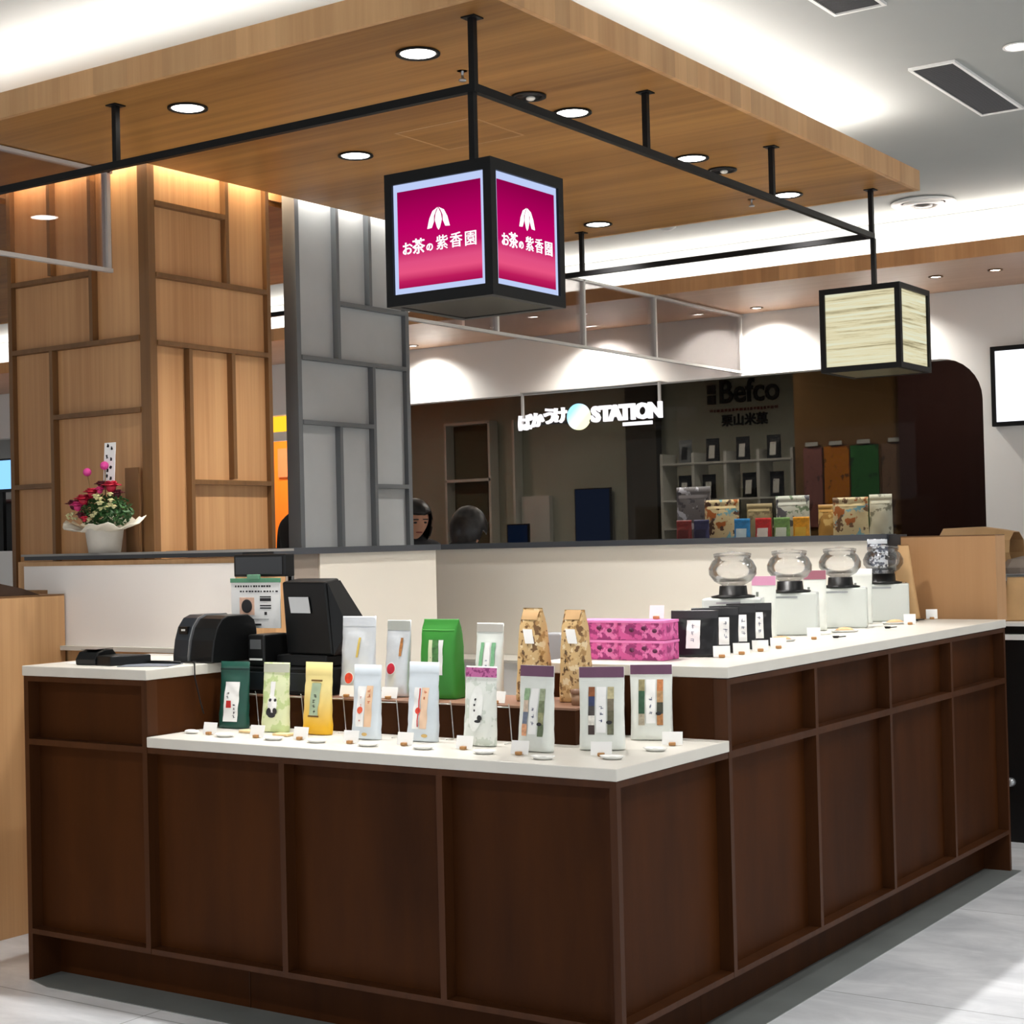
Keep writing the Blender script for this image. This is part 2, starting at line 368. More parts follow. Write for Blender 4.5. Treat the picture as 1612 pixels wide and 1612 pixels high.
# swivel spots
def eyeball(x, y, label):
    t = thing('adjustable_spotlight', label, 'spotlight', (x, y, ZC), 0, 'unlit swivel spots in the canopy')
    MB().lathe([(.05, 0), (.056, -.002), (.056, -.006), (.044, -.006), (.042, -.0005), (.042, 0)], n=28).build('trim_ring', W['black'], t)
    MB().lathe([(.0001, -.004), (.041, -.004), (.041, -.001), (.0001, -.001)], n=24).build('inner_cup', W['blackp'], t)
    MB().ball((.006, .002, -.009), (.015, .015, .008)).build('lens', mat('spot_lens_'+str(int(y*10)), (230, 226, 215), .2, var=0), t)
    return t
eyeball(-.774, .867, 'small black swivel spotlight left of the rail, nearer the sign post')
eyeball(-.77, 2.198, 'small black swivel spotlight at the rail, farther from the sign post')
for x, y, lb in [(-.778, .517, 'tiny white sprinkler head beside the sign post'), (-.928, 2.777, 'tiny sprinkler head beside the farthest canopy downlight')]:
    t = thing('sprinkler_head', lb, 'sprinkler', (x, y, ZC), 0, 'sprinkler heads')
    MB().lathe([(.0001, -.03), (.012, -.03), (.012, -.026), (.004, -.02), (.004, 0), (.016, 0)][::-1], n=14).build('sprinkler_nozzle', W['steel'], t)

# added fill downlights out of view, then one visible lamp
G0 = None
cols = {1.9: 'first', 4.2: 'second', 6.5: 'third', -.6: 'counter-side', -3.1: 'column-side', -5.6: 'outer left'}; rows = {-5.5: 'rearmost behind the viewer', -2.6: 'second behind the viewer', .3: 'level with the counter front', 3.2: 'level with the counter rear'}
for (x, y) in FILL_GRID:
    lb = 'added unseen aisle fill downlight, %s line, %s' % (cols[x], rows[y])
    g_ = lamp(x, y, ZM, .09, 72, lb, group='added ceiling fill downlights', rim=W['whitep'], first=G0, name='ceiling_downlight', spotang=150); G0 = G0 or g_
for x, y, lb in [(1.25, .1, 'added unseen fill downlight just beyond the canopy, over the counter corner'), (1.25, 2.0, 'added unseen fill downlight just beyond the canopy, over the side aisle')]:  # extra lamps added to lift the shadow edge on the aisle floor
    lamp(x, y, ZM, .09, 34, lb, group='added ceiling fill downlights', first=G0, spotang=140)
lamp(.325, 2.34, ZM, .045, 8, 'recessed ceiling downlight cut off at the right edge of the view', group=None, rim=W['whitep'], name='ceiling_downlight')
# far soffit wall washers
F0 = None
for x, lb in [(-5.0, 'small downlight over the white header, left one just right of the grey screen'), (-3.55, 'small downlight over the white header, behind the hanging glass'), (-2.33, 'small downlight over the white header left of the paper lantern'), (-1.55, 'small downlight over the white header, hidden behind the paper lantern')]:
    o = lamp(x, 5.74, ZC, .032, 0, lb, 'small downlights over the white shopfront', W['oakfin'], F0); F0 = F0 or o
    spot('washer', (x, 5.74, ZC-.02), 30, 140, 1.0, .02, (1, .96, .9), to=(0, .12, -1))
for x, y, lb in [(-3.55, 5.10, 'slim white slot downlight behind the hanging glass, left'), (-3.25, 5.2, 'slim white slot downlight behind the hanging glass, right'), (-1.05, 5.33, 'oval downlight in the far soffit right of the paper lantern, left one'), (-.72, 5.33, 'oval downlight in the far soffit at the right edge')]:
    lamp(x, y, ZC, .036, 0, lb, 'downlights in the far soffit', W['oakfin'], F0)
# ceiling vents and diffuser
def vent(x0, x1, y0, y1, label, slats=10):
    t = thing('ceiling_vent', label, 'vent', ((x0+x1)/2, (y0+y1)/2, ZM), 0)
    mb = MB(); e = .012
    for (a, b_, c, d) in [(x0, x1, y0, y0+e), (x0, x1, y1-e, y1), (x0, x0+e, y0+e, y1-e), (x1-e, x1, y0+e, y1-e)]: mb.box(a, b_, c, d, ZM-.01, ZM)
    mb.build('frame', W['whitep'], t, world=True)
    bx(x0+e, x1-e, y0+e, y1-e, ZM-.003, ZM-.001).build('backing', mat('vent_dark', (62, 63, 66), .8, var=0), t, world=True)
    mb = MB(); n = int((y1-y0)/.012)
    for k in range(n):
        y = y0+e+.003+(y1-y0-2*e-.006)*k/n; mb.box(x0+e, x1-e, y, y+.003, ZM-.008, ZM-.003)
    mb.build('slat', mat('vent_slat', (84, 85, 88), .5, metal=.3, var=0), t, world=True)
    return t
vent(-.085, .09, 2.36, 3.19, 'long grey slatted ceiling vent right of the canopy')
vent(-.05, .13, .75, 1.60, 'dark perforated ceiling vent at the top edge of the view')
t = thing('round_diffuser', 'round white ceiling air diffuser beyond the canopy far corner', 'diffuser', (-.90, 5.0-.25, ZM))
MB().lathe([(.15, 0), (.165, -.004), (.165, -.012), (.148, -.02), (.12, -.012), (.118, 0)], n=40).build('outer_ring', W['whitep'], t)
MB().lathe([(.10, -.004), (.108, -.016), (.085, -.026), (.07, -.014), (.07, -.004)], n=36).build('inner_ring', W['whitep'], t)
MB().lathe([(.0001, -.03), (.045, -.026), (.05, -.008), (.0001, -.006)][::-1], n=28).build('centre_cone', mat('diffuser_core', (120, 120, 120), .4, metal=.4), t)
t = thing('smoke_detector', 'small pale drop-shaped ceiling detector beyond the canopy rear edge', 'detector', (-2.1, 4.2, ZM))
MB().lathe([(.035, 0), (.035, -.01), (.05, -.03), (.045, -.06), (.02, -.075), (.0001, -.078)], n=24).build('detector_body', mat('detector_grey', (196, 196, 190), .5), t)
MB().lathe([(.047, -.028), (.052, -.032), (.052, -.038), (.047, -.042)], n=24).build('detector_ring', W['steel'], t)

# ------------------------------------------------------------------ hanging glass smoke barrier (x = -2.53)
def glass_run(y0, y1, label, posts, ztop, gap=None):
    t = thing('glass_smoke_barrier', label, 'glass barrier', (-2.53, y0, 2.37), 0)
    for a, b_ in ([(y0, gap-.016), (gap+.016, y1)] if gap else [(y0, y1)]): bx(-2.534, -2.526, a, b_, 2.385, ztop).build('glass_pane', W['glassp'], t, world=True)
    bx(-2.54, -2.52, y0, y1, 2.37, 2.385).build('bottom_trim', W['alu'], t, world=True)
    for p in posts: bx(-2.545, -2.515, p-.008, p+.008, 2.385, ztop).build('post', W['alu'], t, world=True)
    bx(-2.545, -2.515, y0, y1, ztop-.012, ztop).build('top_track', W['alu'], t, world=True)
    return t
glass_run(.17, .72, 'hanging glass smoke barrier meeting the left face of the oak column', [.70], ZC-.004)
glass_run(2.42, 5.93, 'long hanging glass smoke barrier running from the grey screen to the white header', [3.2, 4.02, 4.80, 5.90], ZC-.01, 2.925)

# ------------------------------------------------------------------ black hanging rail
rl = thing('hanging_rail_frame', 'black square-section rail frame hung from the canopy over the counter', 'rail frame', (-.465, .13, ZC))
XR, YF, YB, ZR = -.465, .13, 2.925, 2.56
h = .010
bx(-2.515, XR+h, YF-h, YF+h, ZR-.011, ZR+.011).build('front_rail', W['black'], rl, world=True)
bx(XR-h, XR+h, YF+h, YB-h, ZR-.011, ZR+.011).build('side_rail', W['black'], rl, world=True)
bx(-5.5, XR+h, YB-h, YB+h, ZR-.011, ZR+.011).build('rear_rail', W['black'], rl, world=True)
for (x, y) in [(XR, YF), (-1.845, YF), (XR, 1.064), (XR, 1.983), (XR, YB), (-1.855, YB), (-3.6, YB)]:
    mb = bx(x-.009, x+.009, y-.009, y+.009, ZR+.011, ZC-.004); mb.box(x-.022, x+.022, y-.022, y+.022, ZC-.004, ZC-.0004); mb.build('hanger_post', W['black'], rl, world=True)

# ------------------------------------------------------------------ lanterns
# screen image: magenta sheet fading to pink, white-blue border (a lit display)
def screenmat():
    m = bpy.data.materials.new('magenta_screen'); m.use_nodes = True; nt = m.node_tree; nt.nodes.clear(); N = nt.nodes.new; Lk = nt.links.new
    o = N('ShaderNodeOutputMaterial'); e = N('ShaderNodeEmission'); Lk(e.outputs[0], o.inputs[0])
    tc = N('ShaderNodeTexCoord'); sx = N('ShaderNodeSeparateXYZ'); Lk(tc.outputs['Generated'], sx.inputs[0])
    r = N('ShaderNodeValToRGB'); cr = r.color_ramp
    cr.elements[0].position = 0; cr.elements[0].color = lin((168, 14, 80))+(1,)
    cr.elements[1].position = 1; cr.elements[1].color = lin((140, 0, 72))+(1,)
    for p, c in [(.07, (190, 30, 92)), (.16, (232, 84, 130)), (.26, (224, 80, 130)), (.40, (190, 14, 98)), (.62, (184, 0, 96))]:
        q = cr.elements.new(p); q.color = lin(c)+(1,)
    Lk(sx.outputs['Z'], r.inputs[0]); Lk(r.outputs[0], e.inputs[0]); e.inputs[1].default_value = .56
    return m
W['magenta'] = screenmat()
W['scrborder'] = emis('screen_border', (190, 206, 246), .56)
W['glow'] = emis('lit_white', (255, 250, 255), .7)
def petal(mb, pts, y0=-.001, y1=.0): mb.prism(pts, y0, y1, 'y')
def box_frame(mb, s, z0, z1, e, top):
    """posts and edge bars of a square lantern half-size s"""
    for sx in (-1, 1):
        for sy in (-1, 1):
            x0, x1 = sorted((sx*s, sx*(s-e))); y0, y1 = sorted((sy*s, sy*(s-e))); mb.box(x0, x1, y0, y1, z0, z1)
    for z in ((z0, z0+top), (z1-top, z1)):
        for sg in (-1, 1):
            a, b_ = sorted((sg*s, sg*(s-e))); mb.box(-s+e, s-e, a, b_, *z); mb.box(a, b_, -s+e, s-e, *z)
S = .171
lt = thing('sign_cube', 'black hanging cube sign with lit magenta screens and white Japanese lettering', 'sign', (-.470, .13, 1.972))
H = .35
mb = MB(); box_frame(mb, S, 0, H, .024, .03); mb.box(-S+.024, S-.024, -S+.024, S-.024, H-.008, H-.002); mb.build('cube_frame', W['black'], lt)
bx(-S+.02, S-.02, -S+.02, S-.02, .002, .010).build('bottom_plate', mat('dark_mirror', (70, 68, 62), .18, metal=.7, var=.1, scale=9), lt)
bx(-.009, .009, -.009, .009, H, ZR-.011-1.972).build('drop_post', W['black'], lt)
for ang, nmx in ((0, 'a'), (90, 'b'), (180, 'c'), (270, 'd')):
    rz = Matrix.Rotation(R(ang), 4, 'Z')
    def P(mb, name, m_, par): return mb.xf(rz).build(name, m_, par)
    yb = -S+.008
    sc = P(bx(-S+.024, S-.024, yb, yb+.006, .03, H-.03), 'screen', W['scrborder'], lt)
    P(bx(-S+.037, S-.037, yb-.0012, yb, .046, H-.050), 'magenta_sheet', W['magenta'], sc)
    # crest: three drooping leaves
    cz = .208
    def leaf(pl): return [(x*.036, cz+z*.036) for x, z in pl]
    mb = MB()
    mb.prism(leaf([(0, .95), (.22, .55), (.30, .1), (.12, -.45), (0, -.62), (-.12, -.45), (-.30, .1), (-.22, .55)]), yb-.003, yb-.0012, 'y')
    for s_ in (-1, 1):
        q = [(s_*.05, 1.0), (s_*.50, .78), (s_*.80, .25), (s_*1.0, -.45), (s_*.62, -.42), (s_*.42, .0), (s_*.40, .42), (s_*.20, .82)]
        mb.prism(leaf(q if s_ > 0 else q[::-1]), yb-.003, yb-.0012, 'y')
    P(mb, 'leaf_crest', W['glow'], sc)
    for ch, xx, zz, sz in (('お', -.103, .146, .036), ('茶', -.066, .148, .042), ('の', -.030, .143, .024), ('紫', .010, .149, .040), ('香', .055, .150, .041), ('園', .101, .149, .041)):
        text('sign_letter', ch, sz, rz @ face((xx, yb-.0022, zz)), W['glow'], sc, .0008, bold=.0006 if ch in 'お茶の' else .0002)

def papermat():
    m = bpy.data.materials.new('washi_paper'); m.use_nodes = True; nt = m.node_tree; nt.nodes.clear(); N = nt.nodes.new; Lk = nt.links.new
    o = N('ShaderNodeOutputMaterial'); e = N('ShaderNodeEmission'); d = N('ShaderNodeBsdfDiffuse'); ad = N('ShaderNodeAddShader')
    tc = N('ShaderNodeTexCoord'); mp = N('ShaderNodeMapping'); mp.inputs['Scale'].default_value = (1.6, 1.6, 70); Lk(tc.outputs['Object'], mp.inputs['Vector'])
    n = N('ShaderNodeTexNoise'); n.inputs['Scale'].default_value = 1; n.inputs['Detail'].default_value = 6; n.inputs['Roughness'].default_value = .75; Lk(mp.outputs[0], n.inputs['Vector'])
    r = N('ShaderNodeValToRGB'); cr = r.color_ramp; cr.elements[0].position = .36; cr.elements[0].color = lin((130, 120, 84))+(1,)
    cr.elements[1].position = .62; cr.elements[1].color = lin((226, 232, 208))+(1,); q = cr.elements.new(.48); q.color = lin((226, 216, 176))+(1,)
    Lk(n.outputs['Fac'], r.inputs[0]); Lk(r.outputs[0], e.inputs[0]); e.inputs[1].default_value = .50
    d.inputs[0].default_value = (.12, .12, .09, 1); Lk(e.outputs[0], ad.inputs[0]); Lk(d.outputs[0], ad.inputs[1]); Lk(ad.outputs[0], o.inputs[0]); return m
W['washi'] = papermat()
l2 = thing('paper_lantern', 'black-framed square paper lantern with streaky cream sides under the rail far corner', 'lantern', (-.462, 2.93, 1.998))
mb = MB(); box_frame(mb, .170, 0, .338, .022, .022); mb.build('lantern_frame', W['black'], l2)
bx(-.148, .148, -.148, .148, .316, .326).build('top_plate', W['black'], l2)
bx(-.155, .155, -.155, .155, .002, .008).build('bottom_plate', mat('lantern_bottom', (120, 112, 84), .3, metal=.5, var=.2, scale=12), l2)
bx(-.009, .009, -.009, .009, .338, ZR-.011-1.998).build('drop_post', W['black'], l2)
for ang in (0, 90, 180, 270):
    bx(-.148, .148, -.160, -.156, .022, .316).xf(Matrix.Rotation(R(ang), 4, 'Z')).build('paper_side', W['washi'], l2)

# ------------------------------------------------------------------ clad columns
def grid_face(kind, segs, m_, root, origin, axis, depth=.028, w=.018, name=None):
    """segs: (u0,u1,z0,z1) fins/rails on a face; axis 'x' faces -Y, axis 'y' faces +X"""
    for (u0, u1, z0, z1) in segs:
        hor = (u1-u0) > (z1-z0)
        if axis == 'x': mb = bx(u0, u1, origin-depth, origin, z0, z1)
        else: mb = bx(origin, origin+depth, u0, u1, z0, z1)
        mb.build('horizontal_trim' if hor else 'vertical_trim', m_, root, world=True)
z0c, ZT = 0, 3.04
col = thing('oak_clad_column', 'square building column clad in oak panels with a staggered trim grid', 'column', (-2.8, 1.1, 0))
cx0, cx1, cy0, cy1 = -3.175, -2.414, .795, 1.415
bx(cx0, cx1, cy0, cy1, 0, ZT).build('oak_panelling', W['oak'], col, world=True)
t_ = .009
# corner posts
for (x, y) in [(cx1, cy0)]:
    bx(x-.03, x+.022, y-.022, y+.012, 0, ZT).build('corner_post', W['oakfin'], col, world=True)
bx(cx1, cx1+.022, cy1-.012, cy1+.008, 0, ZT).build('corner_post', W['oakfin'], col, world=True)
bx(cx0-.008, cx0+.014, cy0-.022, cy0+.02, 0, ZT).build('corner_post', W['oakfin'], col, world=True)
YA, YB2, Y1, Y2 = cy0+.012, cy1-.012, .972, 1.20
F = [(YA, YB2, 2.36-t_, 2.36+t_), (YA, YB2, 2.11-t_, 2.11+t_), (Y2-t_-.02, Y2+t_-.02, 2.37, ZT), (YA, Y2-.03, 2.625-t_, 2.625+t_),
     (Y1-t_, Y1+t_, 1.3, 2.10), (Y2-t_, Y2+t_, 1.615, 2.10), (Y1+t_, YB2, 1.60-t_, 1.60+t_)]
grid_face('r', F, W['oakfin'], col, cx1, 'y')
XA, XB = cx0+.014, cx1-.03; X1, X2 = -2.93, -2.70
F = [(XA, X2-t_, 2.395-t_, 2.395+t_), (XA, XB, 2.13-t_, 2.13+t_), (X1-t_, X1+t_, 2.41, ZT), (X2-t_, X2+t_, 2.14, ZT),
     (X1-t_, X1+t_, 1.3, 2.12), (X1+t_, XB, 1.865-t_, 1.865+t_), (XA, X1-t_, 1.605-t_, 1.605+t_)]
grid_face('l', F, W['oakfin'], col, cy0, 'x')

gs = thing('grey_clad_screen', 'tall grey panelled screen with staggered dark grey trim beside the oak column', 'screen wall', (-2.43, 1.95, 0))
gx = -2.414
bx(gx-.03, gx, 1.60, 2.305, 0, ZT).build('grey_panelling', W['grey'], gs, world=True)
bx(gx-.045, gx+.022, 1.575, 1.600, 0, ZT).build('edge_post', W['greyfin'], gs, world=True)
bx(gx-.045, gx+.022, 2.293, 2.318, 0, ZT).build('edge_post', W['greyfin'], gs, world=True)
A_, B_, G1, G2 = 1.600, 2.293, 1.835, 2.06
F = [(A_, B_, 2.12-t_, 2.12+t_), (G1+t_, B_, 2.365-t_, 2.365+t_), (G1-t_, G1+t_, 2.13, ZT), (G2-t_-.01, G2+t_-.01, 2.375, ZT),
     (G2-t_, G2+t_, 1.3, 2.11), (A_, G2-t_, 1.855-t_, 1.855+t_), (G1-t_, G1+t_, 1.3, 1.845), (G2+t_, B_, 1.60-t_, 1.60+t_)]
grid_face('g', F, W['greyfin'], gs, gx, 'y')

# ------------------------------------------------------------------ low partition walls
pa = thing('low_partition', 'low oak-framed partition with an off-white panel in front of the oak column', 'partition', (-2.3, .66, 0))
mb = bx(-2.78, -1.79, .612, .755, 0, 1.315); mb.box(-2.95, -2.78, .612, .755, 1.205, 1.315); mb.build('oak_frame', W['oaklight'], pa, world=True)
mb = bx(-2.78, -1.835, .606, .612, 1.0, 1.298); mb.box(-2.91, -2.78, .606, .612, 1.21, 1.298); mb.build('white_panel', W['offw'], pa, world=True)
bx(-2.90, -1.79, .600, .755, 1.320, 1.334).build('black_capping', mat('black_cap', (24, 26, 30), .3, var=0), pa, world=True)
bx(-2.95, -1.70, .625, .757, 1.334, 1.342).build('top_shelf', mat('grey_shelf', (150, 146, 140), .4), pa, world=True)
bx(-2.77, -1.835, .575, .606, .992, 1.008).build('ledge', W['slab'], pa, world=True)

pb = thing('side_partition', 'low beige side partition with dark grey cap running below the grey screen', 'partition', (-2.25, 1.8, 0))
bx(-2.34, -2.205, 1.27, 1.462, 0, 1.318).build('taupe_end', W['taupe'], pb, world=True)
bx(-2.34, -2.20, 1.465, 2.222, 0, 1.318).build('beige_panel', mat('beige_shade_side', (226, 220, 206), .55, var=.015, scale=1.5), pb, world=True)  # darker copy of the beige: this face's shade is put into the colour
bx(-2.36, -2.185, .80, 2.24, 1.318, 1.343).build('dark_capping', W['cap'], pb, world=True)
bx(-2.34, -2.205, .80, 1.268, 0, 1.316).build('oak_end', W['oaklight'], pb, world=True)

pc = thing('rear_partition', 'long beige rear partition with dark grey cap behind the counter', 'partition', (-2, 3.15, 0))
bx(-3.6, -.517, 3.10, 3.18, 0, 1.315).build('beige_panel', W['beige'], pc, world=True)
bx(-3.62, -.50, 3.085, 3.195, 1.315, 1.341).build('dark_capping', W['cap'], pc, world=True)
bx(-.515, -.452, 3.11, 3.19, .99, 1.338).build('dark_end_post', mat('end_post_dark', (52, 50, 50), .4), pc, world=True)
# back worktop
bc = thing('back_counter', 'white back worktop with drawers along the rear partition', 'counter', (-1.8, 2.9, 0))
bx(-2.95, -.72, 2.80, 3.095, .785, .80).build('worktop', W['slab'], bc, world=True)
bx(-2.93, -2.44, 2.83, 3.09, 0, .783).build('cabinet', W['whitep'], bc, world=True)
bx(-2.36, -.74, 2.83, 3.09, 0, .783).build('cabinet', W['whitep'], bc, world=True)
bx(-2.86, -2.50, 2.815, 2.828, .60, .76).build('drawer_front', W['whitep'], bc, world=True)
t = thing('steel_canister', 'grey steel canister standing between the two gold-brown bags at the back', 'canister', (-1.578, 2.2, .0))
MB().box(-.05, .05, -.045, .045, .845, .97).build('canister_body', mat('brushed_grey', (176, 180, 186), .35, metal=.3), t, bevel=.006)
MB().box(-.11, .11, -.12, .12, 0, .843).build('stand', W['blackp'], t)

ep = thing('wooden_end_panel', 'plain tan wooden panel standing at the rear end of the counter', 'panel', (-.25, 3.1, 0))
mb = bx(-.452, -.055, 3.115, 3.24, .975, 1.325); mb.box(-.452, -.13, 3.115, 3.24, 0, .975); mb.build('panel_board', wood('tan_laminate', (190, 146, 102), (182, 138, 94), 'z', fine=30, coarse=.8), ep, world=True, bevel=.002)
bx(-.451, -.056, 3.1145, 3.239, 1.325, 1.329).build('top_edge', W['oakfin'], ep, world=True)

# ------------------------------------------------------------------ neighbouring oak block at left
nb = thing('oak_side_counter', 'tall plain oak counter block at the left edge of the view', 'counter', (-3.4, -.2, 0))
bx(-4.2, -2.68, -1.4, .60, .0, 1.19).build('oak_body', W['oaklight'], nb, world=True, bevel=.002)
bx(-4.19, -2.681, -1.39, .599, 1.19, 1.196).build('top_edge', W['oakfin'], nb, world=True)
wd_ = MB().prism([(.05, 1.1965), (.52, 1.1965), (.44, 1.222), (.25, 1.262), (.05, 1.29)], -2.95, -2.72, 'x').build('folded_brown_cover', mat('dark_brown_cloth', (60, 40, 24), .7, var=.15, scale=20))
tag(wd_, 'dark brown folded cover lying on the oak side counter', 'cover')

# ================================================================== MAIN COUNTER
XL, X1c, Y1c, Y2c = -2.175, -1.6205, .600, 3.030
zLt, zLb, zHt, zHb, zr = .7917, .7609, .9915, .9602, .147
FW = .020; RD = .042
def cabinet(name, label, bodies, loc):
    t = thing(name, label, 'counter cabinet', loc)
    for i, bdy in enumerate(bodies): pass
    return t
# left tall cabinet
ct = thing('tall_cabinet', 'dark walnut tall cabinet at the left end of the counter, below the card terminal', 'cabinet', (-1.9, .3, 0))
bx(XL+.02, X1c, RD, .55, zr, zHb).build('cabinet_body', W['dark'], ct, world=True)
bx(XL, XL+FW, 0, .55, 0, zHb).build('end_panel', W['darkfin'], ct, world=True)
bx(X1c-.002, X1c+.002, .0, RD, zLt+.003, zHb).build('side_edge', W['darkfin'], ct, world=True)
bx(XL+FW, X1c-.002, 0, RD, .743, .762).build('middle_rail', W['darkfin'], ct, world=True)
bx(XL+FW, X1c-.002, 0, RD, .943, zHb).build('top_rail', W['darkfin'], ct, world=True)
bx(XL+FW, X1c-.002, 0, RD, zr, zr+.016).build('bottom_rail', W['darkfin'], ct, world=True)
bx(X1c-.022, X1c-.002, 0.0005, RD, zr+.016, .743).build('vertical_fin', W['darkfin'], ct, world=True)
bx(X1c-.022, X1c-.002, 0.0005, RD, .762, .943).build('vertical_fin', W['darkfin'], ct, world=True)
bx(XL+FW, X1c, .112, .55, 0, zr).build('toe_kick', W['dark'], ct, world=True)
# low display cabinet
cl = thing('low_display_cabinet', 'dark walnut low cabinet across the front carrying the tea bag display', 'cabinet', (-.8, .3, 0))
bx(X1c, -RD, RD, Y1c, zr, zLb).build('cabinet_body', W['dark'], cl, world=True)
fx = [-1.087, -.537]
for x in fx: bx(x-.010, x+.010, 0, RD, zr+.016, zLb-.018).build('vertical_fin', W['darkfin'], cl, world=True)
bx(X1c, -.020, 0.0005, RD, zr, zr+.016).build('bottom_rail', W['darkfin'], cl, world=True)
bx(X1c, -.020, 0.0005, RD, zLb-.018, zLb).build('top_rail', W['darkfin'], cl, world=True)
mb = bx(-.020, 0, 0, .020, zr, zLb); mb.build('corner_post', W['darkfin'], cl, world=True)
bx(-RD-.002, -.0205, .0205, RD+.002, zr, zLb).build('corner_filler', W['dark'], cl, world=True)
bx(-RD, -.0005, .020, Y1c, zr, zr+.016).build('bottom_rail', W['darkfin'], cl, world=True)
bx(-RD, -.0005, .020, Y1c, zLb-.018, zLb).build('top_rail', W['darkfin'], cl, world=True)
bx(X1c, -.105, .112, Y1c, 0, zr).build('toe_kick', W['dark'], cl, world=True)
bx(-1.332, -1.328, .110, .112, 0, zr-.002).build('toe_kick_joint', W['darkfin'], cl, world=True)
# long side cabinet
cs = thing('long_side_cabinet', 'dark walnut long cabinet along the right side carrying the jars', 'cabinet', (-.3, 1.8, 0))
bx(-.62, -RD, Y1c+.001, Y2c-.02, zr, zHb).build('cabinet_body', W['dark'], cs, world=True)
ys = [.612, 1.195, 1.798, 2.403]
for y in ys: bx(-RD, 0, y-.010, y+.010, zr+.016, zHb-.002).build('vertical_fin', W['darkfin'], cs, world=True)
bx(-.62, 0, Y2c-.02, Y2c, 0, zHb).build('end_panel', W['darkfin'], cs, world=True)
yy = ys+[Y2c-.01]
for a, b_ in zip(yy[:-1], yy[1:]):
    bx(-RD, 0, a+.010, b_-.010, .741, .762).build('middle_rail', W['darkfin'], cs, world=True)
    bx(-RD, 0, a+.010, b_-.010, zHb-.018, zHb-.002).build('top_rail', W['darkfin'], cs, world=True)
bx(-RD, 0, Y1c+.001, Y2c-.02, zr, zr+.016).build('bottom_rail', W['darkfin'], cs, world=True)
bx(-.62, -.105, Y1c+.001, Y2c-.02, 0, zr).build('toe_kick', W['dark'], cs, world=True)
# slabs
o = bx(XL-.004, X1c+.004, -.004, .55, zHb, zHt).build('countertop', W['slab'], bevel=.0025); tag(o, 'white stone worktop at the far left holding the card terminal', 'countertop')
o = bx(X1c+.001, .004, -.004, Y1c, zLb, zLt).build('countertop', W['slab'], bevel=.0025); tag(o, 'low white stone display top lined with tea bags', 'countertop')
o = bx(-.625, .004, Y1c+.001, Y2c+.004, zHb, zHt).build('countertop', W['slab'], bevel=.0025); tag(o, 'long raised white stone worktop on the right holding jars and black pouches', 'countertop')
# riser behind the front row
rs = thing('display_riser', 'dark walnut riser box behind the front row of tea bags', 'riser', (-.9, .47, zLt))
bx(-1.585, -.33, .345, .595, zLt, .886).build('riser_box', W['dark'], rs, world=True)
bx(-1.590, -.325, .340, .598, .886, .892).build('riser_top', mat('riser_top_wood', (128, 92, 72), .5), rs, world=True)
ZRI = .892

# ================================================================== POUCHES
def ring(hw, hd, n, cnt=28):
    out = []
    for k in range(cnt):
        a = 2*PI*k/cnt; c, s = math.cos(a), math.sin(a)
        out.append((hw*math.copysign(abs(c)**(2/n), c), hd*math.copysign(abs(s)**(2/n), s)))
    return out
class Pouch:
    def __init__(s, w, h, d, n=2.6, top=.9, k=1.3, tw=1.0, seed=0, crimp=.012):
        s.w, s.h, s.d, s.n, s.top, s.k, s.tw, s.crimp = w, h, d, n, top, k, tw, crimp; s.r = random.Random(seed)
        s.ph = [s.r.uniform(0, 6) for _ in range(6)]
    def dims(s, v):
        t = min(1, v/s.top); hd = s.d/2*max(0, 1-t**s.k)**.6; hd = max(hd, .0022)
        hw = s.w/2*(1+(s.tw-1)*v)*(1-.03*math.sin(PI*min(1, v/s.top)))
        return hw, hd
    def wob(s, x, v): return .0016*math.sin(60*x+s.ph[0]+5*v)*math.sin(14*v+s.ph[1])+.0012*math.sin(130*x+s.ph[2])*math.sin(30*v+s.ph[3])
    def body(s):
        mb = MB(); vs = []; N_ = 40; rows = [0, .02, .06]+[.06+(s.top-.06)*i/11 for i in range(1, 12)]+[s.top+.02, 1]
        for v in rows:
            hw, hd = s.dims(v)
            if v == 0: hw *= .97; hd *= .9
            for (x, y) in ring(hw, hd, s.n, N_): vs.append((x, y+(s.wob(x, v) if hd > .004 else 0), v*s.h))
        fs = []
        for i in range(len(rows)-1):
            for k in range(N_): fs.append((i*N_+k, i*N_+(k+1) % N_, (i+1)*N_+(k+1) % N_, (i+1)*N_+k))
        fs.append(tuple(reversed(range(N_)))); fs.append(tuple((len(rows)-1)*N_+k for k in range(N_)))
        mb.add(vs, fs, True); return mb
    def front(s, x, z, off=.0012):
        v = z/s.h; hw, hd = s.dims(v); u = min(.999, abs(x)/hw)
        return (x, -(hd*(1-u**s.n)**(1/s.n))+(s.wob(x, v) if hd > .004 else 0)-off, z)
    def rect(s, x0, x1, z0, z1, nx=8, nz=12, off=.0012, th=.0006, slant=0):
        vs = []; 
        for j in range(nz+1):
            for i in range(nx+1):
                z = z0+(z1-z0)*j/nz; x = x0+(x1-x0)*i/nx+slant*(j/nz-.5); vs.append(s.front(x, z, off))
        fs = [(j*(nx+1)+i, j*(nx+1)+i+1, (j+1)*(nx+1)+i+1, (j+1)*(nx+1)+i) for j in range(nz) for i in range(nx)]
        return MB().add(vs, fs, True)
    def disc(s, cx, cz, r, off=.0018, n=18, ry=None):
        ry = ry or r; vs = [s.front(cx, cz, off)]
        for q in (.5, 1):
            for k in range(n): a = 2*PI*k/n; vs.append(s.front(cx+q*r*math.cos(a), cz+q*ry*math.sin(a), off))
        fs = [(0, 1+k, 1+(k+1) % n) for k in range(n)]+[(1+k, 1+n+k, 1+n+(k+1) % n, 1+(k+1) % n) for k in range(n)]
        return MB().add(vs, fs, True)
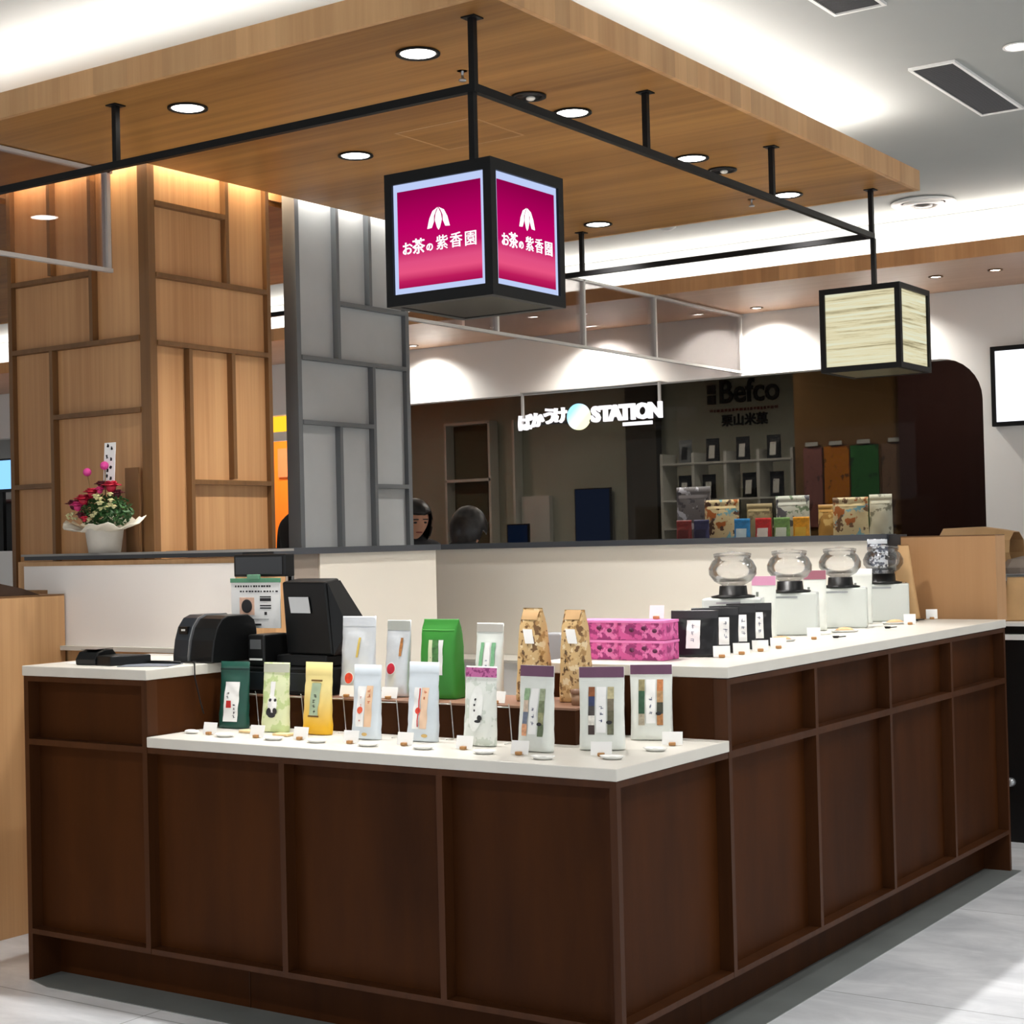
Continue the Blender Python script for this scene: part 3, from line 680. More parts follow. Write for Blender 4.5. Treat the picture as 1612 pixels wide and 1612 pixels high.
def marks(p, x, z0, z1, n, size, off=.0019, horiz=False, seed=1):
    """a column of small brush-stroke marks, unreadable as in the photo"""
    rr = random.Random(seed); mb = MB()
    for i in range(n):
        z = z1+(z0-z1)*(i+.5)/n
        for _ in range(4):
            cx, cz = x+rr.uniform(-1, 1)*size*.35, z+rr.uniform(-1, 1)*size*.35
            if rr.random() < .5: a = p.rect(cx-size*.45, cx+size*.45, cz-size*.08, cz+size*.08, 2, 1, off)
            else: a = p.rect(cx-size*.08, cx+size*.08, cz-size*.4, cz+size*.4, 1, 2, off)
            mb.add(a.v, a.f, False)
    return mb
FOIL = mat('silver_foil', (222, 226, 230), .28, metal=.35, var=.05, scale=25)
PALEB = mat('pale_blue_pouch', (214, 224, 232), .4, var=.03, scale=20)
MILK = mat('milky_white_pouch', (226, 230, 224), .4, var=.04, scale=20)
PLUM = mat('plum_seal_band', (108, 68, 96), .4, var=.06, scale=20)
PINK = blotch('pink_print_band', (206, 112, 170), [(150, 60, 120)], 90, .55)
def pouch(label, loc, rz, w, h, d, mbody, deco, tilt=4, group=None, name='tea_pouch', **kw):
    t = thing(name, label, 'tea pouch', loc, 0, group, rot=(R(-tilt), 0, rz))
    t.rotation_mode = 'XYZ'
    p = Pouch(w, h, d, **kw); body = p.body().build('pouch_body', mbody, t)
    deco(p, body)
    return t
def easel(loc, rz, label, hh=.10):
    t = thing('wire_easel', label, 'display stand', loc, rz, 'wire easels behind the front tea bags')
    MB().tube([(.045, .0, .003), (.045, .038, .002), (.045, .028, hh), (.045, .024, hh+.01)], .0015).build('wire_leg', W['wire'], t)
    MB().tube([(-.045, .0, .003), (-.045, .038, .002), (-.045, .028, hh), (-.045, .024, hh+.01)], .0015).build('wire_leg', W['wire'], t)
    MB().tube([(-.045, .028, hh), (.045, .028, hh)], .0015).build('cross_wire', W['wire'], t)
    return t
zf = zLt+.0008
def P1(p, b):
    p.rect(-.028, .026, .02, .142, slant=.0).build('label', W['white'], b)
    p.rect(-.018, .0, .062, .084, 3, 3, .002).build('red_seal', W['seal'], b)
    marks(p, .012, .03, .075, 4, .008, seed=3).build('lettering', W['ink'], b)
    marks(p, -.014, .09, .11, 2, .008, seed=5).build('lettering', W['ink'], b)
    p.rect(-.054, .054, .178, .184, 8, 1).build('crimp_line', mat('green_crimp', (16, 52, 46), .4), b)
GR = mat('dark_green_pouch', (30, 78, 66), .35, var=.06, scale=20)
pouch('dark green tea bag with a white label and red seal, leftmost of the front row', (-1.535, .28, zf), R(8), .108, .205, .045, GR, P1, seed=1, top=.82)
def P2(p, b):
    p.rect(-.050, .050, .178, .204, 8, 2).build('clear_top_band', mat('pale_clear_band', (206, 208, 190), .25), b)
    p.disc(.0, .078, .018, ry=.030).build('panda_print', W['white'], b)
    for x, z, rx, rz_ in ((-.012, .060, .010, .012), (.012, .062, .008, .010), (.0, .050, .014, .008), (-.008, .095, .005, .005), (.010, .095, .005, .005)):
        p.disc(x, z, rx, .0026, 10, rz_).build('black_patch', W['ink'], b)
    p.rect(-.014, .004, .105, .150, 3, 3).build('label', W['white'], b)
pouch('pale green tea bag printed with a panda, second from left in the front row', (-1.34, .255, zf), R(3), .100, .208, .045, blotch('pale_green_print', (222, 230, 186), [(196, 214, 150)], 30, .52), P2, seed=2, top=.84)
def gradmat():
    m, nt, b = nm('yellow_fade_pouch'); N = nt.nodes.new; Lk = nt.links.new
    tc = N('ShaderNodeTexCoord'); sx = N('ShaderNodeSeparateXYZ'); Lk(tc.outputs['Generated'], sx.inputs[0])
    r = N('ShaderNodeValToRGB'); r.color_ramp.elements[0].position = .1; r.color_ramp.elements[0].color = lin((232, 178, 24))+(1,)
    r.color_ramp.elements[1].position = .62; r.color_ramp.elements[1].color = lin((240, 222, 150))+(1,); Lk(sx.outputs['Z'], r.inputs[0]); Lk(r.outputs[0], b.inputs['Base Color'])
    b.inputs['Roughness'].default_value = .4; return m
def P3(p, b):
    p.rect(-.018, .018, .055, .150).build('label', mat('sage_label', (168, 186, 156), .5), b)
    p.rect(-.022, .022, .050, .055, 4, 1, .002).build('label_bar', mat('brown_bar', (110, 78, 30), .5), b)
    p.rect(-.022, .022, .155, .160, 4, 1, .002).build('label_bar', mat('brown_bar2', (110, 78, 30), .5), b)
    marks(p, 0, .06, .12, 4, .010, seed=8).build('lettering', W['ink'], b)
pouch('yellow tea bag fading to pale cream with a sage label', (-1.178, .26, zf), R(-2), .108, .212, .048, gradmat(), P3, seed=3, top=.80)
def P4(p, b):
    p.rect(.004, .028, .035, .152).build('orange_label', mat('peach_label', (238, 200, 164), .5), b)
    p.rect(-.026, .002, .035, .150).build('white_label', W['white'], b)
    p.disc(-.012, .082, .010, .0024).build('red_seal', mat('orange_seal', (222, 92, 60), .5), b)
    marks(p, .016, .10, .145, 3, .009, seed=4).build('lettering', mat('orange_ink', (196, 98, 50), .5), b)
    marks(p, -.012, .04, .13, 4, .006, seed=6).build('lettering', mat('red_ink', (196, 80, 60), .5), b)
    p.disc(.008, .014, .010, .002, ry=.005).build('gold_sticker', mat('gold_sticker', (214, 180, 110), .4), b)
pouch('pale blue-white tea bag with a peach label, fourth from left in the front row', (-.962, .225, zf), R(2), .098, .212, .045, PALEB, P4, seed=4, top=.84)
def P5(p, b):
    p.rect(.002, .026, .035, .150).build('orange_label', mat('peach_label2', (240, 206, 176), .5), b)
    p.rect(-.024, .000, .034, .150).build('white_label', W['white'], b)
    p.rect(-.006, -.002, .04, .148, 1, 6, .0024).build('red_cord', W['seal'], b)
    p.disc(-.006, .085, .009, .003).build('red_seal', mat('red_knot', (222, 70, 50), .5), b)
    marks(p, .014, .115, .145, 2, .009, seed=14).build('lettering', mat('orange_ink2', (196, 98, 50), .5), b)
    p.disc(.020, .016, .010, .002, ry=.005).build('gold_sticker', mat('gold_sticker2', (214, 180, 110), .4), b)
pouch('pale blue-white tea bag with a red cord and knot on its label, fifth from left', (-.778, .25, zf), R(0), .105, .222, .045, PALEB, P5, seed=5, top=.84)
def P6(p, b):
    p.rect(-.054, .054, .186, .212, 8, 2).build('pink_top_band', PINK, b)
    p.disc(-.004, .10, .024, ry=.062).build('white_print', mat('white_print', (240, 242, 238), .4, var=.05, scale=60), b)
    for z in (.125, .110, .095): p.disc(-.008, z, .0035, .0028, 8).build('letter_dot', W['ink'], b)
    p.disc(.012, .075, .008, .0028).build('bird_print', W['ink'], b); p.disc(.006, .066, .010, .0028, ry=.004).build('bird_tail', W['ink'], b)
pouch('milky white tea bag with a bright pink top band', (-.570, .235, zf), R(-3), .108, .216, .048, blotch('milky_leaf_print', (228, 232, 226), [(206, 214, 204)], 35, .55), P6, seed=6, top=.82)
def Pwin(seed, colsL, colsR, bird=True, band=PLUM):
    def f(p, b):
        p.rect(-p.w/2+.001, p.w/2-.001, p.h*.87, p.h*.998, 8, 2).build('plum_top_band', band, b)
        for (x0, x1, cols) in ((-.034, -.017, colsL), (.017, .034, colsR)):
            n = len(cols)
            for i, c in enumerate(cols):
                z1 = .165-.125*i/n; z0 = .165-.125*(i+1)/n
                p.rect(x0, x1, z0, z1, 2, 3, .0018).build('printed_window', mat('print_%d_%d_%d' % c, c, .5, var=.25, scale=90), b)
        p.rect(-.013, .013, .045, .165).build('label', W['white'], b)
        marks(p, 0, .065, .12, 3, .008, seed=seed).build('lettering', mat('navy_ink', (50, 60, 100), .5), b)
        if bird: p.disc(.022, .072, .008, .003, ry=.005).build('bird_print', W['ink'], b)
    return f
pouch('white tea bag with dark plum top band and thin leafy print strips', (-.360, .195, zf), R(-3), .112, .226, .045, MILK, Pwin(21, [(150, 180, 140), (210, 190, 170), (110, 120, 140), (220, 160, 120)], [(160, 170, 140), (120, 130, 96), (150, 150, 110), (96, 110, 80)]), seed=7, top=.82)
pouch('white tea bag with purple top and two dark picture windows, second from right', (-.215, .295, zf), R(22), .122, .218, .055, MILK, Pwin(22, [(140, 80, 40), (50, 60, 100), (70, 64, 60), (230, 226, 216), (60, 44, 40)], [(190, 180, 140), (120, 110, 90), (96, 92, 70), (110, 112, 88)]), seed=8, top=.82, n=3.2)
pouch('white tea bag with purple top and green-orange windows, rightmost of the front row', (-.200, .535, zf), R(22), .118, .206, .052, MILK, Pwin(23, [(150, 140, 100), (44, 84, 58), (40, 80, 56), (170, 160, 140)], [(190, 120, 70), (180, 140, 96), (60, 60, 44), (186, 128, 76)], True), seed=9, top=.83, n=3.2)
# front easels
for x, y, lb in [(-1.535, .305, 'wire easel behind the dark green tea bag'), (-1.33, .285, 'wire easel behind the panda tea bag'), (-1.17, .29, 'wire easel behind the yellow tea bag'), (-.94, .255, 'wire easel behind the peach-labelled tea bag'),
                 (-.765, .28, 'wire easel behind the red-cord tea bag'), (-.555, .265, 'wire easel behind the pink-topped tea bag')]:
    easel((x, y, zf), R(2), lb, .10)
# back row on the riser
zb = ZRI+.0008
def B1(p, b):
    p.disc(-.018, .052, .019, .002).build('white_ring', W['white'], b); p.disc(-.018, .052, .016, .0028).build('red_seal', mat('orange_red_seal', (226, 70, 40), .5, var=.2, scale=60), b)
    p.rect(.004, .012, .115, .175, 2, 6, .002, slant=.006).build('gold_label', mat('gold_strip', (214, 186, 90), .5), b)
    p.rect(-p.w/2+.002, p.w/2-.002, .210, .236, 8, 2, .001).build('top_band', FOIL, b)
pouch('large silver foil bag with an orange-red round seal, leftmost on the riser', (-1.152, .42, zb), R(3), .126, .240, .055, FOIL, B1, seed=11, tilt=4, top=.86, k=1.1)
def B2(p, b):
    p.disc(-.012, .082, .019, .002).build('white_ring', W['white'], b); p.disc(-.012, .082, .0165, .0028).build('red_seal', mat('crimson_seal', (190, 24, 52), .5, var=.2, scale=60), b)
    p.rect(.014, .024, .12, .175, 2, 6, .002).build('brown_label', mat('brown_strip', (176, 116, 62), .5, var=.3, scale=120), b)
    p.rect(-p.w/2+.002, p.w/2-.002, .197, .226, 8, 2, .001).build('grey_band', mat('grey_band', (178, 182, 176), .4), b)
pouch('silver foil bag with a crimson round seal, second on the riser', (-1.015, .44, zb), R(-2), .092, .228, .05, FOIL, B2, seed=12, tilt=4, top=.86)
def B3(p, b):
    p.rect(-.026, -.012, .07, .172, 2, 8).build('pale_label', mat('pale_green_label', (222, 232, 190), .5), b)
    p.rect(-.012, .010, .07, .172, 2, 8, .0016).build('leaf_picture', mat('leaf_picture', (74, 128, 66), .5, var=.5, scale=70), b)
    p.rect(.010, .025, .07, .172, 2, 8).build('white_label', W['white'], b)
    p.rect(-p.w/2+.004, p.w/2-.004, .200, .203, 6, 1, .0015).build('fold_line', mat('green_fold', (90, 176, 80), .5), b)
pouch('bright green block tea bag with white label strips on the riser', (-.852, .45, zb), R(2), .125, .232, .075, mat('bright_green_bag', (52, 140, 46), .45, var=.05), B3, seed=13, tilt=0, n=6, top=.98, k=4)
def B4(p, b):
    for x in (-.026, .016): p.rect(x, x+.013, .08, .165, 2, 6, .002).build('leaf_stripe', mat('mint_stripe', (128, 186, 140), .5, var=.2, scale=60), b)
    p.rect(-.009, .012, .07, .165, 2, 6, .0015).build('label', W['white'], b)
    marks(p, .001, .08, .12, 3, .006, seed=31).build('lettering', mat('violet_ink', (90, 86, 130), .5), b)
    p.rect(-p.w/2+.001, p.w/2-.001, .196, .219, 8, 2, .001).build('grey_top_band', mat('warm_grey_band', (196, 192, 184), .4), b)
pouch('white tea bag with mint green stripes and grey top on the riser', (-.685, .445, zb), R(-4), .100, .222, .05, MILK, B4, seed=14, tilt=4, top=.84)
GOLD = blotch('gold_flower_print', (216, 182, 128), [(238, 218, 178), (176, 136, 84), (120, 86, 50)], 34, .58, .42)
def B5(p, b):
    p.rect(-.01, .022, .165, .205, 3, 3, .002, slant=-.012).build('white_label', W['white'], b)
    marks(p, -.012, .085, .15, 3, .014, seed=33).build('lettering', mat('brown_ink', (80, 56, 34), .5), b)
    p.rect(-p.w*.3, p.w*.3, .232, .258, 4, 2, .002).build('folded_top', W['kraft'], b)
pouch('golden brown flower-patterned bag, left one of the pair behind the plum-banded bag', (-.545, .475, zb), R(-6), .098, .262, .075, GOLD, B5, seed=15, tilt=0, n=5, top=.99, k=3, tw=.72)
pouch('golden brown flower-patterned bag beside the pink boxes', (-.420, .50, zb), R(-4), .088, .256, .07, GOLD, B5, seed=16, tilt=0, n=5, top=.99, k=3, tw=.8)
o = thing('round_kraft_sticker_box', 'small brown round tin at the foot of the gold bag by the pink boxes', 'tin', (-.365, .425, zb))
MB().lathe([(.022, 0), (.022, .03), (.0001, .03)], n=24).build('tin_body', mat('brown_tin', (150, 118, 92), .4), o); MB().lathe([(.0235, .03), (.0235, .042), (.0001, .044)], n=24).build('tin_lid', mat('brown_tin_lid', (128, 96, 76), .4), o)

# ------------------------------------------------------------------ price cards, dishes
def card(loc, rz, label, group=None, w=.055, h=.036):
    t = thing('price_card', label, 'price card', loc, rz, group)
    MB().add([(-w/2, 0, .002), (w/2, 0, .002), (w/2, .008, h), (-w/2, .008, h), (-w/2, .0008, .0018), (w/2, .0008, .0018), (w/2, .0088, h), (-w/2, .0088, h)],
             [(0, 1, 2, 3), (7, 6, 5, 4), (0, 4, 5, 1), (1, 5, 6, 2), (2, 6, 7, 3), (3, 7, 4, 0)]).build('card_sheet', W['white'], t)
    MB().box(-.009, .009, -.008, .010, 0, .009).build('wooden_clip', W['clip'], t, bevel=.002)
    return t
def dish(loc, rz, label, group=None, tea=W['tea'], r=.022):
    t = thing('sample_dish', label, 'dish', loc, rz, group)
    MB().lathe([(.0001, .0015), (r*.7, .0015), (r, .008), (r+.0012, .0078), (r*.75, 0), (.0001, 0)], n=28, sx=1.5).build('dish_bowl', mat('white_dish', (238, 238, 234), .25) if not bpy.data.materials.get('white_dish') else bpy.data.materials['white_dish'], t)
    MB().lathe([(.0001, .0055), (r*.45, .0042), (r*.75, .0026)][::-1], n=20, sx=1.5).build('tea_leaves', tea, t)
    return t
names = ['dark green', 'panda', 'yellow', 'peach-labelled', 'red-cord', 'pink-topped', 'plum-banded', 'dark-windowed', 'green-orange-windowed']
cx_ = [(-1.478, .115, 0), (-1.287, .115, 0), (-1.131, .130, 0), (-.935, .120, 0), (-.762, .145, 0), (-.560, .145, 0), (-.36, .115, 0), (-.150, .180, 22), (-.085, .44, 22)]
for nmn, (x, y, a) in zip(names, cx_): card((x, y, zf), R(a), 'small white price card in a wooden clip in front of the %s tea bag' % nmn, 'price cards on the low display top')
dx_ = [(-1.40, .10), (-1.205, .10), (-1.045, .105), (-.855, .10), (-.67, .11), (-.46, .10), (-.26, .075), (-.10, .15), (-.075, .33)]
for nmn, (x, y) in zip(names, dx_): dish((x, y, zf), 0, 'small sample dish of tea leaves near the %s tea bag' % nmn, 'sample dishes on the low display top')
for x, y, nmn in [(-1.40, .205, 'dark green'), (-1.245, .185, 'panda')]:
    o = bx(-.03, .03, -.016, .016, 0, .008).build('wooden_tray', mat('pale_tray_'+nmn.replace(' ', '_'), (228, 200, 150), .6), bevel=.002); o.location = (x, y, zf); tag(o, 'little pale wooden tray beside the %s tea bag' % nmn, 'tray')
o = MB().ball((0, 0, .006), (.03, .012, .006)).build('paper_scrap', W['white']); o.location = (-1.555, .12, zf); tag(o, 'white crumpled paper slip at the left end of the low display top', 'paper')
for x, lb in [(-.605, 'white price card on the riser right of the pink-topped bag'), (-.455, 'white price card on the riser left of the gold bag'), (-.99, 'white price card on the riser by the crimson-seal bag'), (-1.15, 'white price card on the riser by the orange-seal bag')]:
    card((x, .365, zb), 0, lb, 'price cards on the riser', .06, .034)

# ------------------------------------------------------------------ raised worktop goods
zh = zHt+.0008
PB = blotch('pink_box_print', (206, 84, 150), [(222, 120, 176), (150, 46, 110)], 28, .55, .5)
PBT = mat('pink_box_lid', (230, 130, 190), .5, var=.03)
def pbox(loc, label):
    t = thing('pink_gift_box', label, 'box', loc, R(3), 'pink gift boxes')
    bx(-.074, .074, -.05, .05, 0, .056).build('box_body', PB, t, bevel=.0015)
    bx(-.0755, .0755, -.0515, .0515, .050, .0575).build('box_lid', PBT, t, bevel=.001)
    pm = bpy.data.materials.get('plum_mark') or mat('plum_mark', (88, 24, 66), .5)
    for x, z in ((-.03, .03), (.01, .035), (.045, .028)):
        MB().lathe([(.0001, 0), (.008, 0), (.008, .0006), (.0001, .0006)][::-1], n=10, sy=.8).xf(Matrix.Translation((x, -.0506, z)) @ Matrix.Rotation(R(90), 4, 'X')).build('flower_mark', pm, t)
    return t
for x, z, lb in [(-.497, 0, 'pink patterned gift box, lower left of the four stacked'), (-.345, 0, 'pink patterned gift box, lower right of the four stacked'), (-.497, .0585, 'pink patterned gift box, upper left of the four stacked'), (-.345, .0585, 'pink patterned gift box, upper right of the four stacked')]:
    pbox((x, .785, zh+z), lb)
card((-.325, .80, zh+.1175), R(10), 'small white price card standing on top of the pink boxes', w=.045, h=.04)
# black pouches
BK = mat('black_foil_pouch', (18, 18, 20), .3, var=.1, scale=20)
def BKd(i):
    def f(p, b):
        o_ = 0 if i == 0 else .034
        p.rect(-.022+o_, .020+o_*.7, .024, .108).build('label', W['white'], b)
        marks(p, -.002+o_, .04, .10, 3, .010, seed=40+i).build('lettering', mat('grey_ink', (120, 124, 140), .5) if not bpy.data.materials.get('grey_ink') else bpy.data.materials['grey_ink'], b)
        p.rect(-p.w/2+.001, p.w/2-.001, .114, .136, 8, 2, .001).build('top_band', mat('charcoal_band', (46, 46, 48), .35) if not bpy.data.materials.get('charcoal_band') else bpy.data.materials['charcoal_band'], b)
    return f
order = ['nearest of the four, beside the pink boxes', 'second of the four', 'third of the four', 'farthest of the four, beside the jars']
for i, (x, y, a) in enumerate([(-.262, .915, 12), (-.275, 1.075, 22), (-.29, 1.225, 26), (-.305, 1.375, 30)]):
    pouch('glossy black tea pouch with white label, %s' % order[i], (x, y, zh), R(a), .146, .138, .04, BK, BKd(i), tilt=4, group='black tea pouches', seed=20+i, top=.84)
for i, (x, y) in enumerate([(-.165, .90), (-.165, 1.03), (-.165, 1.16), (-.165, 1.29)]):
    card((x, y, zh), R(30), 'small white price card at the foot of the black pouches, ' + ['nearest', 'second', 'third', 'farthest'][i] + ' of four', 'price cards by the black pouches', .05, .034)
# sample display globes on frosted bases
FRO = mat('frosted_acrylic', (226, 232, 228), .25, var=.02, trans=.15)
def globe(loc, label, i):
    t = thing('tea_sample_globe', label, 'sample jar', loc, R(20), 'glass sample globes on frosted stands')
    bx(-.098, .098, -.062, .062, 0, .150).build('frosted_stand', FRO, t, bevel=.006)
    bx(-.05, .03, -.0632, -.0622, .132, .138).build('label_slot', W['steel'], t)
    MB().lathe([(.0001, .151), (.072, .151), (.074, .156), (.048, .161), (.045, .190), (.0001, .190)][::-1], n=36).build('black_collar', W['blackp'], t)
    prof = [(.036, .191), (.062, .205), (.079, .228), (.080, .248), (.068, .272), (.058, .280), (.062, .286), (.062, .291)]
    MB().lathe(prof+[(r-.0022, z) for r, z in reversed(prof[1:])], n=40).build('glass_globe', W['glass'], t)
    MB().lathe([(.063, .292), (.063, .297), (.052, .300), (.020, .302), (.012, .305), (.0001, .306)], n=32).build('glass_lid', W['glass'], t)
    return t
for i, (y, lb) in enumerate([(1.515, 'round glass sample globe on a black collar, nearest of four behind the black pouches'), (1.965, 'round glass sample globe on a frosted stand, second of four'), (2.42, 'round glass sample globe on a frosted stand, third of four'), (2.86, 'round glass sample globe on a frosted stand, farthest of four by the tan panel')]):
    globe((-.43, y, zh), lb, i)
def Pt(band):
    def f(p, b):
        if band: p.rect(-p.w/2+.001, p.w/2-.001, p.h*.85, p.h*.998, 6, 2).build('pink_top_band', band, b)
        p.rect(-p.w*.3, -p.w*.2, .04, .16, 1, 6).build('printed_stripe', mat('thin_grey_stripe', (120, 126, 120), .5) if not bpy.data.materials.get('thin_grey_stripe') else bpy.data.materials['thin_grey_stripe'], b)
    return f
pouch('slim white pouch with a pink top between the first and second glass globes', (-.43, 1.745, zh), R(15), .085, .215, .04, MILK, Pt(mat('pale_pink_band', (222, 156, 190), .5)), seed=31, top=.84)
pouch('slim white pouch with a mauve top between the second and third glass globes', (-.44, 2.20, zh), R(15), .085, .222, .04, MILK, Pt(mat('mauve_band', (166, 104, 120), .5)), seed=32, top=.84)
pouch('slim plain white pouch between the third and farthest glass globes', (-.44, 2.645, zh), R(15), .085, .215, .04, MILK, Pt(None), seed=33, top=.84)
pouch('tall black-and-white mottled pouch behind the farthest globe', (-.50, 2.97, zh), R(10), .085, .33, .05, blotch('black_white_print', (200, 206, 214), [(24, 24, 30), (60, 70, 90)], 40, .50), lambda p, b: p.rect(-.04, .04, .31, .328, 4, 1).build('silver_top', FOIL, b), seed=34, top=.86)
def KB(p, b): p.rect(.008, .014, .11, .15, 1, 3, .002).build('printed_mark', W['ink'], b)
pouch('tall tan kraft paper bag leaning by the wooden end panel', (-.395, 2.99, zh), R(15), .125, .30, .075, W['kraft'], KB, seed=35, tilt=2, n=4, top=.99, k=2.2, tw=.35, name='kraft_paper_bag')
for i, (x, y, lb) in enumerate([(-.31, 1.62, 'pale tan tea sample tray before the nearest globe'), (-.30, 2.14, 'pale tan tea sample tray before the second globe'), (-.31, 2.66, 'wide pale tea sample tray before the third globe')]):
    t = thing('tea_sample_tray', lb, 'tray', (x, y, zh), R(60), 'tea sample trays by the globes')
    MB().lathe([(.0001, .001), (.035, .001), (.042, .008), (.043, .008), (.037, 0), (.0001, 0)], n=24, sx=1.3).build('clear_dish', W['whitep'], t)
    MB().lathe([(.0001, .018), (.018, .015), (.035, .004)][::-1], n=20, sx=1.25).build('tan_tea', W['teabr'], t)
for i, (x, y, lb) in enumerate([(-.235, 1.72, 'white price card before the second globe'), (-.235, 2.62, 'white price card before the farthest globe'), (-.285, 3.0, 'white price card at the far end of the raised worktop')]):
    card((x, y, zh), R(25), lb, 'price cards by the globes', .045, .04)
for i, (x, y, lb) in enumerate([(-.19, 1.80, 'small black scoop before the second globe'), (-.22, 2.35, 'small black scoop before the third globe'), (-.30, 2.86, 'small black scoop near the kraft bag')]):
    t = thing('tea_scoop', lb, 'scoop', (x, y, zh), R(40), 'black tea scoops')
    MB().lathe([(.0001, .001), (.009, .001), (.012, .008), (.0001, .006)], n=16).build('scoop_bowl', W['blackp'], t); MB().tube([(.008, 0, .004), (.035, 0, .006)], .002).build('scoop_handle', W['blackp'], t)

# ------------------------------------------------------------------ till area
cd = thing('till_drawer_unit', 'black cash drawer unit standing at the left end of the riser', 'cash drawer', (-1.39, .47, zb))
bx(-.165, .165, -.115, .12, 0, .082).build('drawer_case', W['blackp'], cd, bevel=.004)
bx(-.155, .155, -.119, -.115, .012, .068).build('drawer_front', W['blackp2'], cd, bevel=.002)
bx(-.01, .01, -.1205, -.119, .034, .046).build('drawer_lock', W['steel'], cd)
ps = thing('cash_register', 'large black till seen from behind with a sloping back and white sticker', 'cash register', (-1.375, .48, zb+.0825))
MB().hexa([(-.10, -.07, 0), (.105, -.07, 0), (.105, .10, 0), (-.10, .10, 0)], [(-.10, -.065, .035), (.105, -.065, .035), (.105, .10, .035), (-.10, .10, .035)]).build('register_foot', W['blackp'], ps, bevel=.004)
prof = [(-.10, .036), (-.115, .245), (-.085, .268), (.105, .268), (.150, .125), (.115, .036)]
MB().hexa([(-.075, -.045, .036), (.125, -.06, .036), (.125, .09, .036), (-.075, .09, .036)], [(-.105, -.03, .262), (.088, -.045, .262), (.080, .03, .272), (-.095, .04, .272)]).build('register_back', W['blackp'], ps, bevel=.006)
MB().hexa([(-.055, -.0455, .165), (.032, -.0525, .165), (.032, -.0515, .165), (-.055, -.0445, .165)], [(-.068, -.0415, .215), (.020, -.0485, .215), (.020, -.0475, .215), (-.068, -.0405, .215)]).build('white_sticker', mat('pale_sticker', (196, 198, 200), .5), ps)
MB().hexa([(.126, -.055, .036), (.165, -.03, .12), (.165, .07, .12), (.126, .085, .036)], [(.092, -.04, .255), (.094, -.038, .257), (.086, .03, .265), (.084, .03, .262)]).build('side_wing', W['blackp'], ps)
dsp = thing('customer_display', 'small black customer display on a pole above the clipboard', 'display', (-1.60, .50, zHt))
PX, PY, PZ = .075, .045, zb+.083-zHt
bx(-.125, .10, -.01, .036, .262, .335).build('display_screen_box', W['blackp'], dsp, bevel=.004)
bx(-.115, .088, -.0115, -.0098, .270, .326).build('display_glass', mat('black_glass', (8, 8, 10), .08), dsp)
MB().tube([(PX, PY, PZ), (PX, PY, .30)], .010).build('pole', W['blackp'], dsp)
MB().lathe([(.0001, .0), (.03, 0), (.03, .008), (.0001, .012)][::-1], n=24).xf(Matrix.Translation((PX, PY, PZ))).build('base_plate', W['blackp'], dsp)
cbd = thing('clipboard_notice', 'white printed notice under a green clip with QR-free payment panels, hung below the display', 'notice', (-1.60, .462, 1.09), R(2))
cbd['label'] = 'white printed payment notice with a green top clip in front of the till'
bx(-.108, .098, 0, .003, 0, .150).build('notice_sheet', W['white'], cbd)
bx(-.110, .100, -.002, .004, .146, .160).build('green_strip', mat('green_clip', (86, 146, 112), .4), cbd, bevel=.001)
bx(-.035, .015, -.006, .006, .156, .172).build('bulldog_clip', mat('green_clip2', (110, 160, 130), .4, metal=.3), cbd, bevel=.002)
mb = MB(); rr = random.Random(3)
for k in range(14): x = -.09+.011*k; mb.box(x, x+rr.uniform(.004, .009), -.0008, 0, .131, .137)
for k in range(13): x = -.07+.0125*k; mb.box(x, x+rr.uniform(.004, .010), -.0008, 0, .115, .120)
mb.build('printed_text_rows', W['ink'], cbd); bx(-.012, .018, -.0008, 0, .008, .014).build('footer_mark', W['ink'], cbd); bx(-.05, .05, -.0008, 0, .028, .029).build('thin_rule', W['ink'], cbd)
mb = MB().box(-.072, -.010, -.0008, 0, .042, .098); mb.build('peach_square', mat('peach_print', (232, 190, 166), .5, var=.15, scale=60), cbd)
MB().lathe([(.018, 0), (.022, 0), (.022, .001), (.018, .001)], n=24).xf(Matrix.Translation((-.041, -.0018, .070)) @ Matrix.Rotation(R(-90), 4, 'X')).build('round_emblem', W['ink'], cbd)
mb = MB()
for z in (.098, .086, .070, .062): mb.box(.014, .060, -.0008, 0, z, z+(.010 if z == .086 else .004))
mb.box(.032, .042, -.0008, 0, .042, .052); mb.build('black_table_rows', W['ink'], cbd)
rc = thing('receipt_printer', 'small black receipt printer between the label printer and the till', 'printer', (-1.518, .425, zb+.0825))
bx(-.034, .036, -.06, .06, 0, .10).build('printer_case', W['blackp'], rc, bevel=.006); bx(-.022, .024, -.0615, -.0602, .055, .085).build('grey_badge', mat('badge_grey', (90, 92, 94), .5), rc); bx(-.026, .028, -.0612, -.0602, .020, .026).build('paper_slot', W['white'], rc)
pr = thing('label_printer', 'black label printer with a curved front, left of the till', 'printer', (-1.695, .345, zHt+.0005), R(-4))
pp = [(-.09, 0), (-.09, .02), (-.082, .07), (-.068, .11), (-.045, .138), (-.02, .147), (.07, .147), (.095, .13), (.105, .10), (.11, .0)]
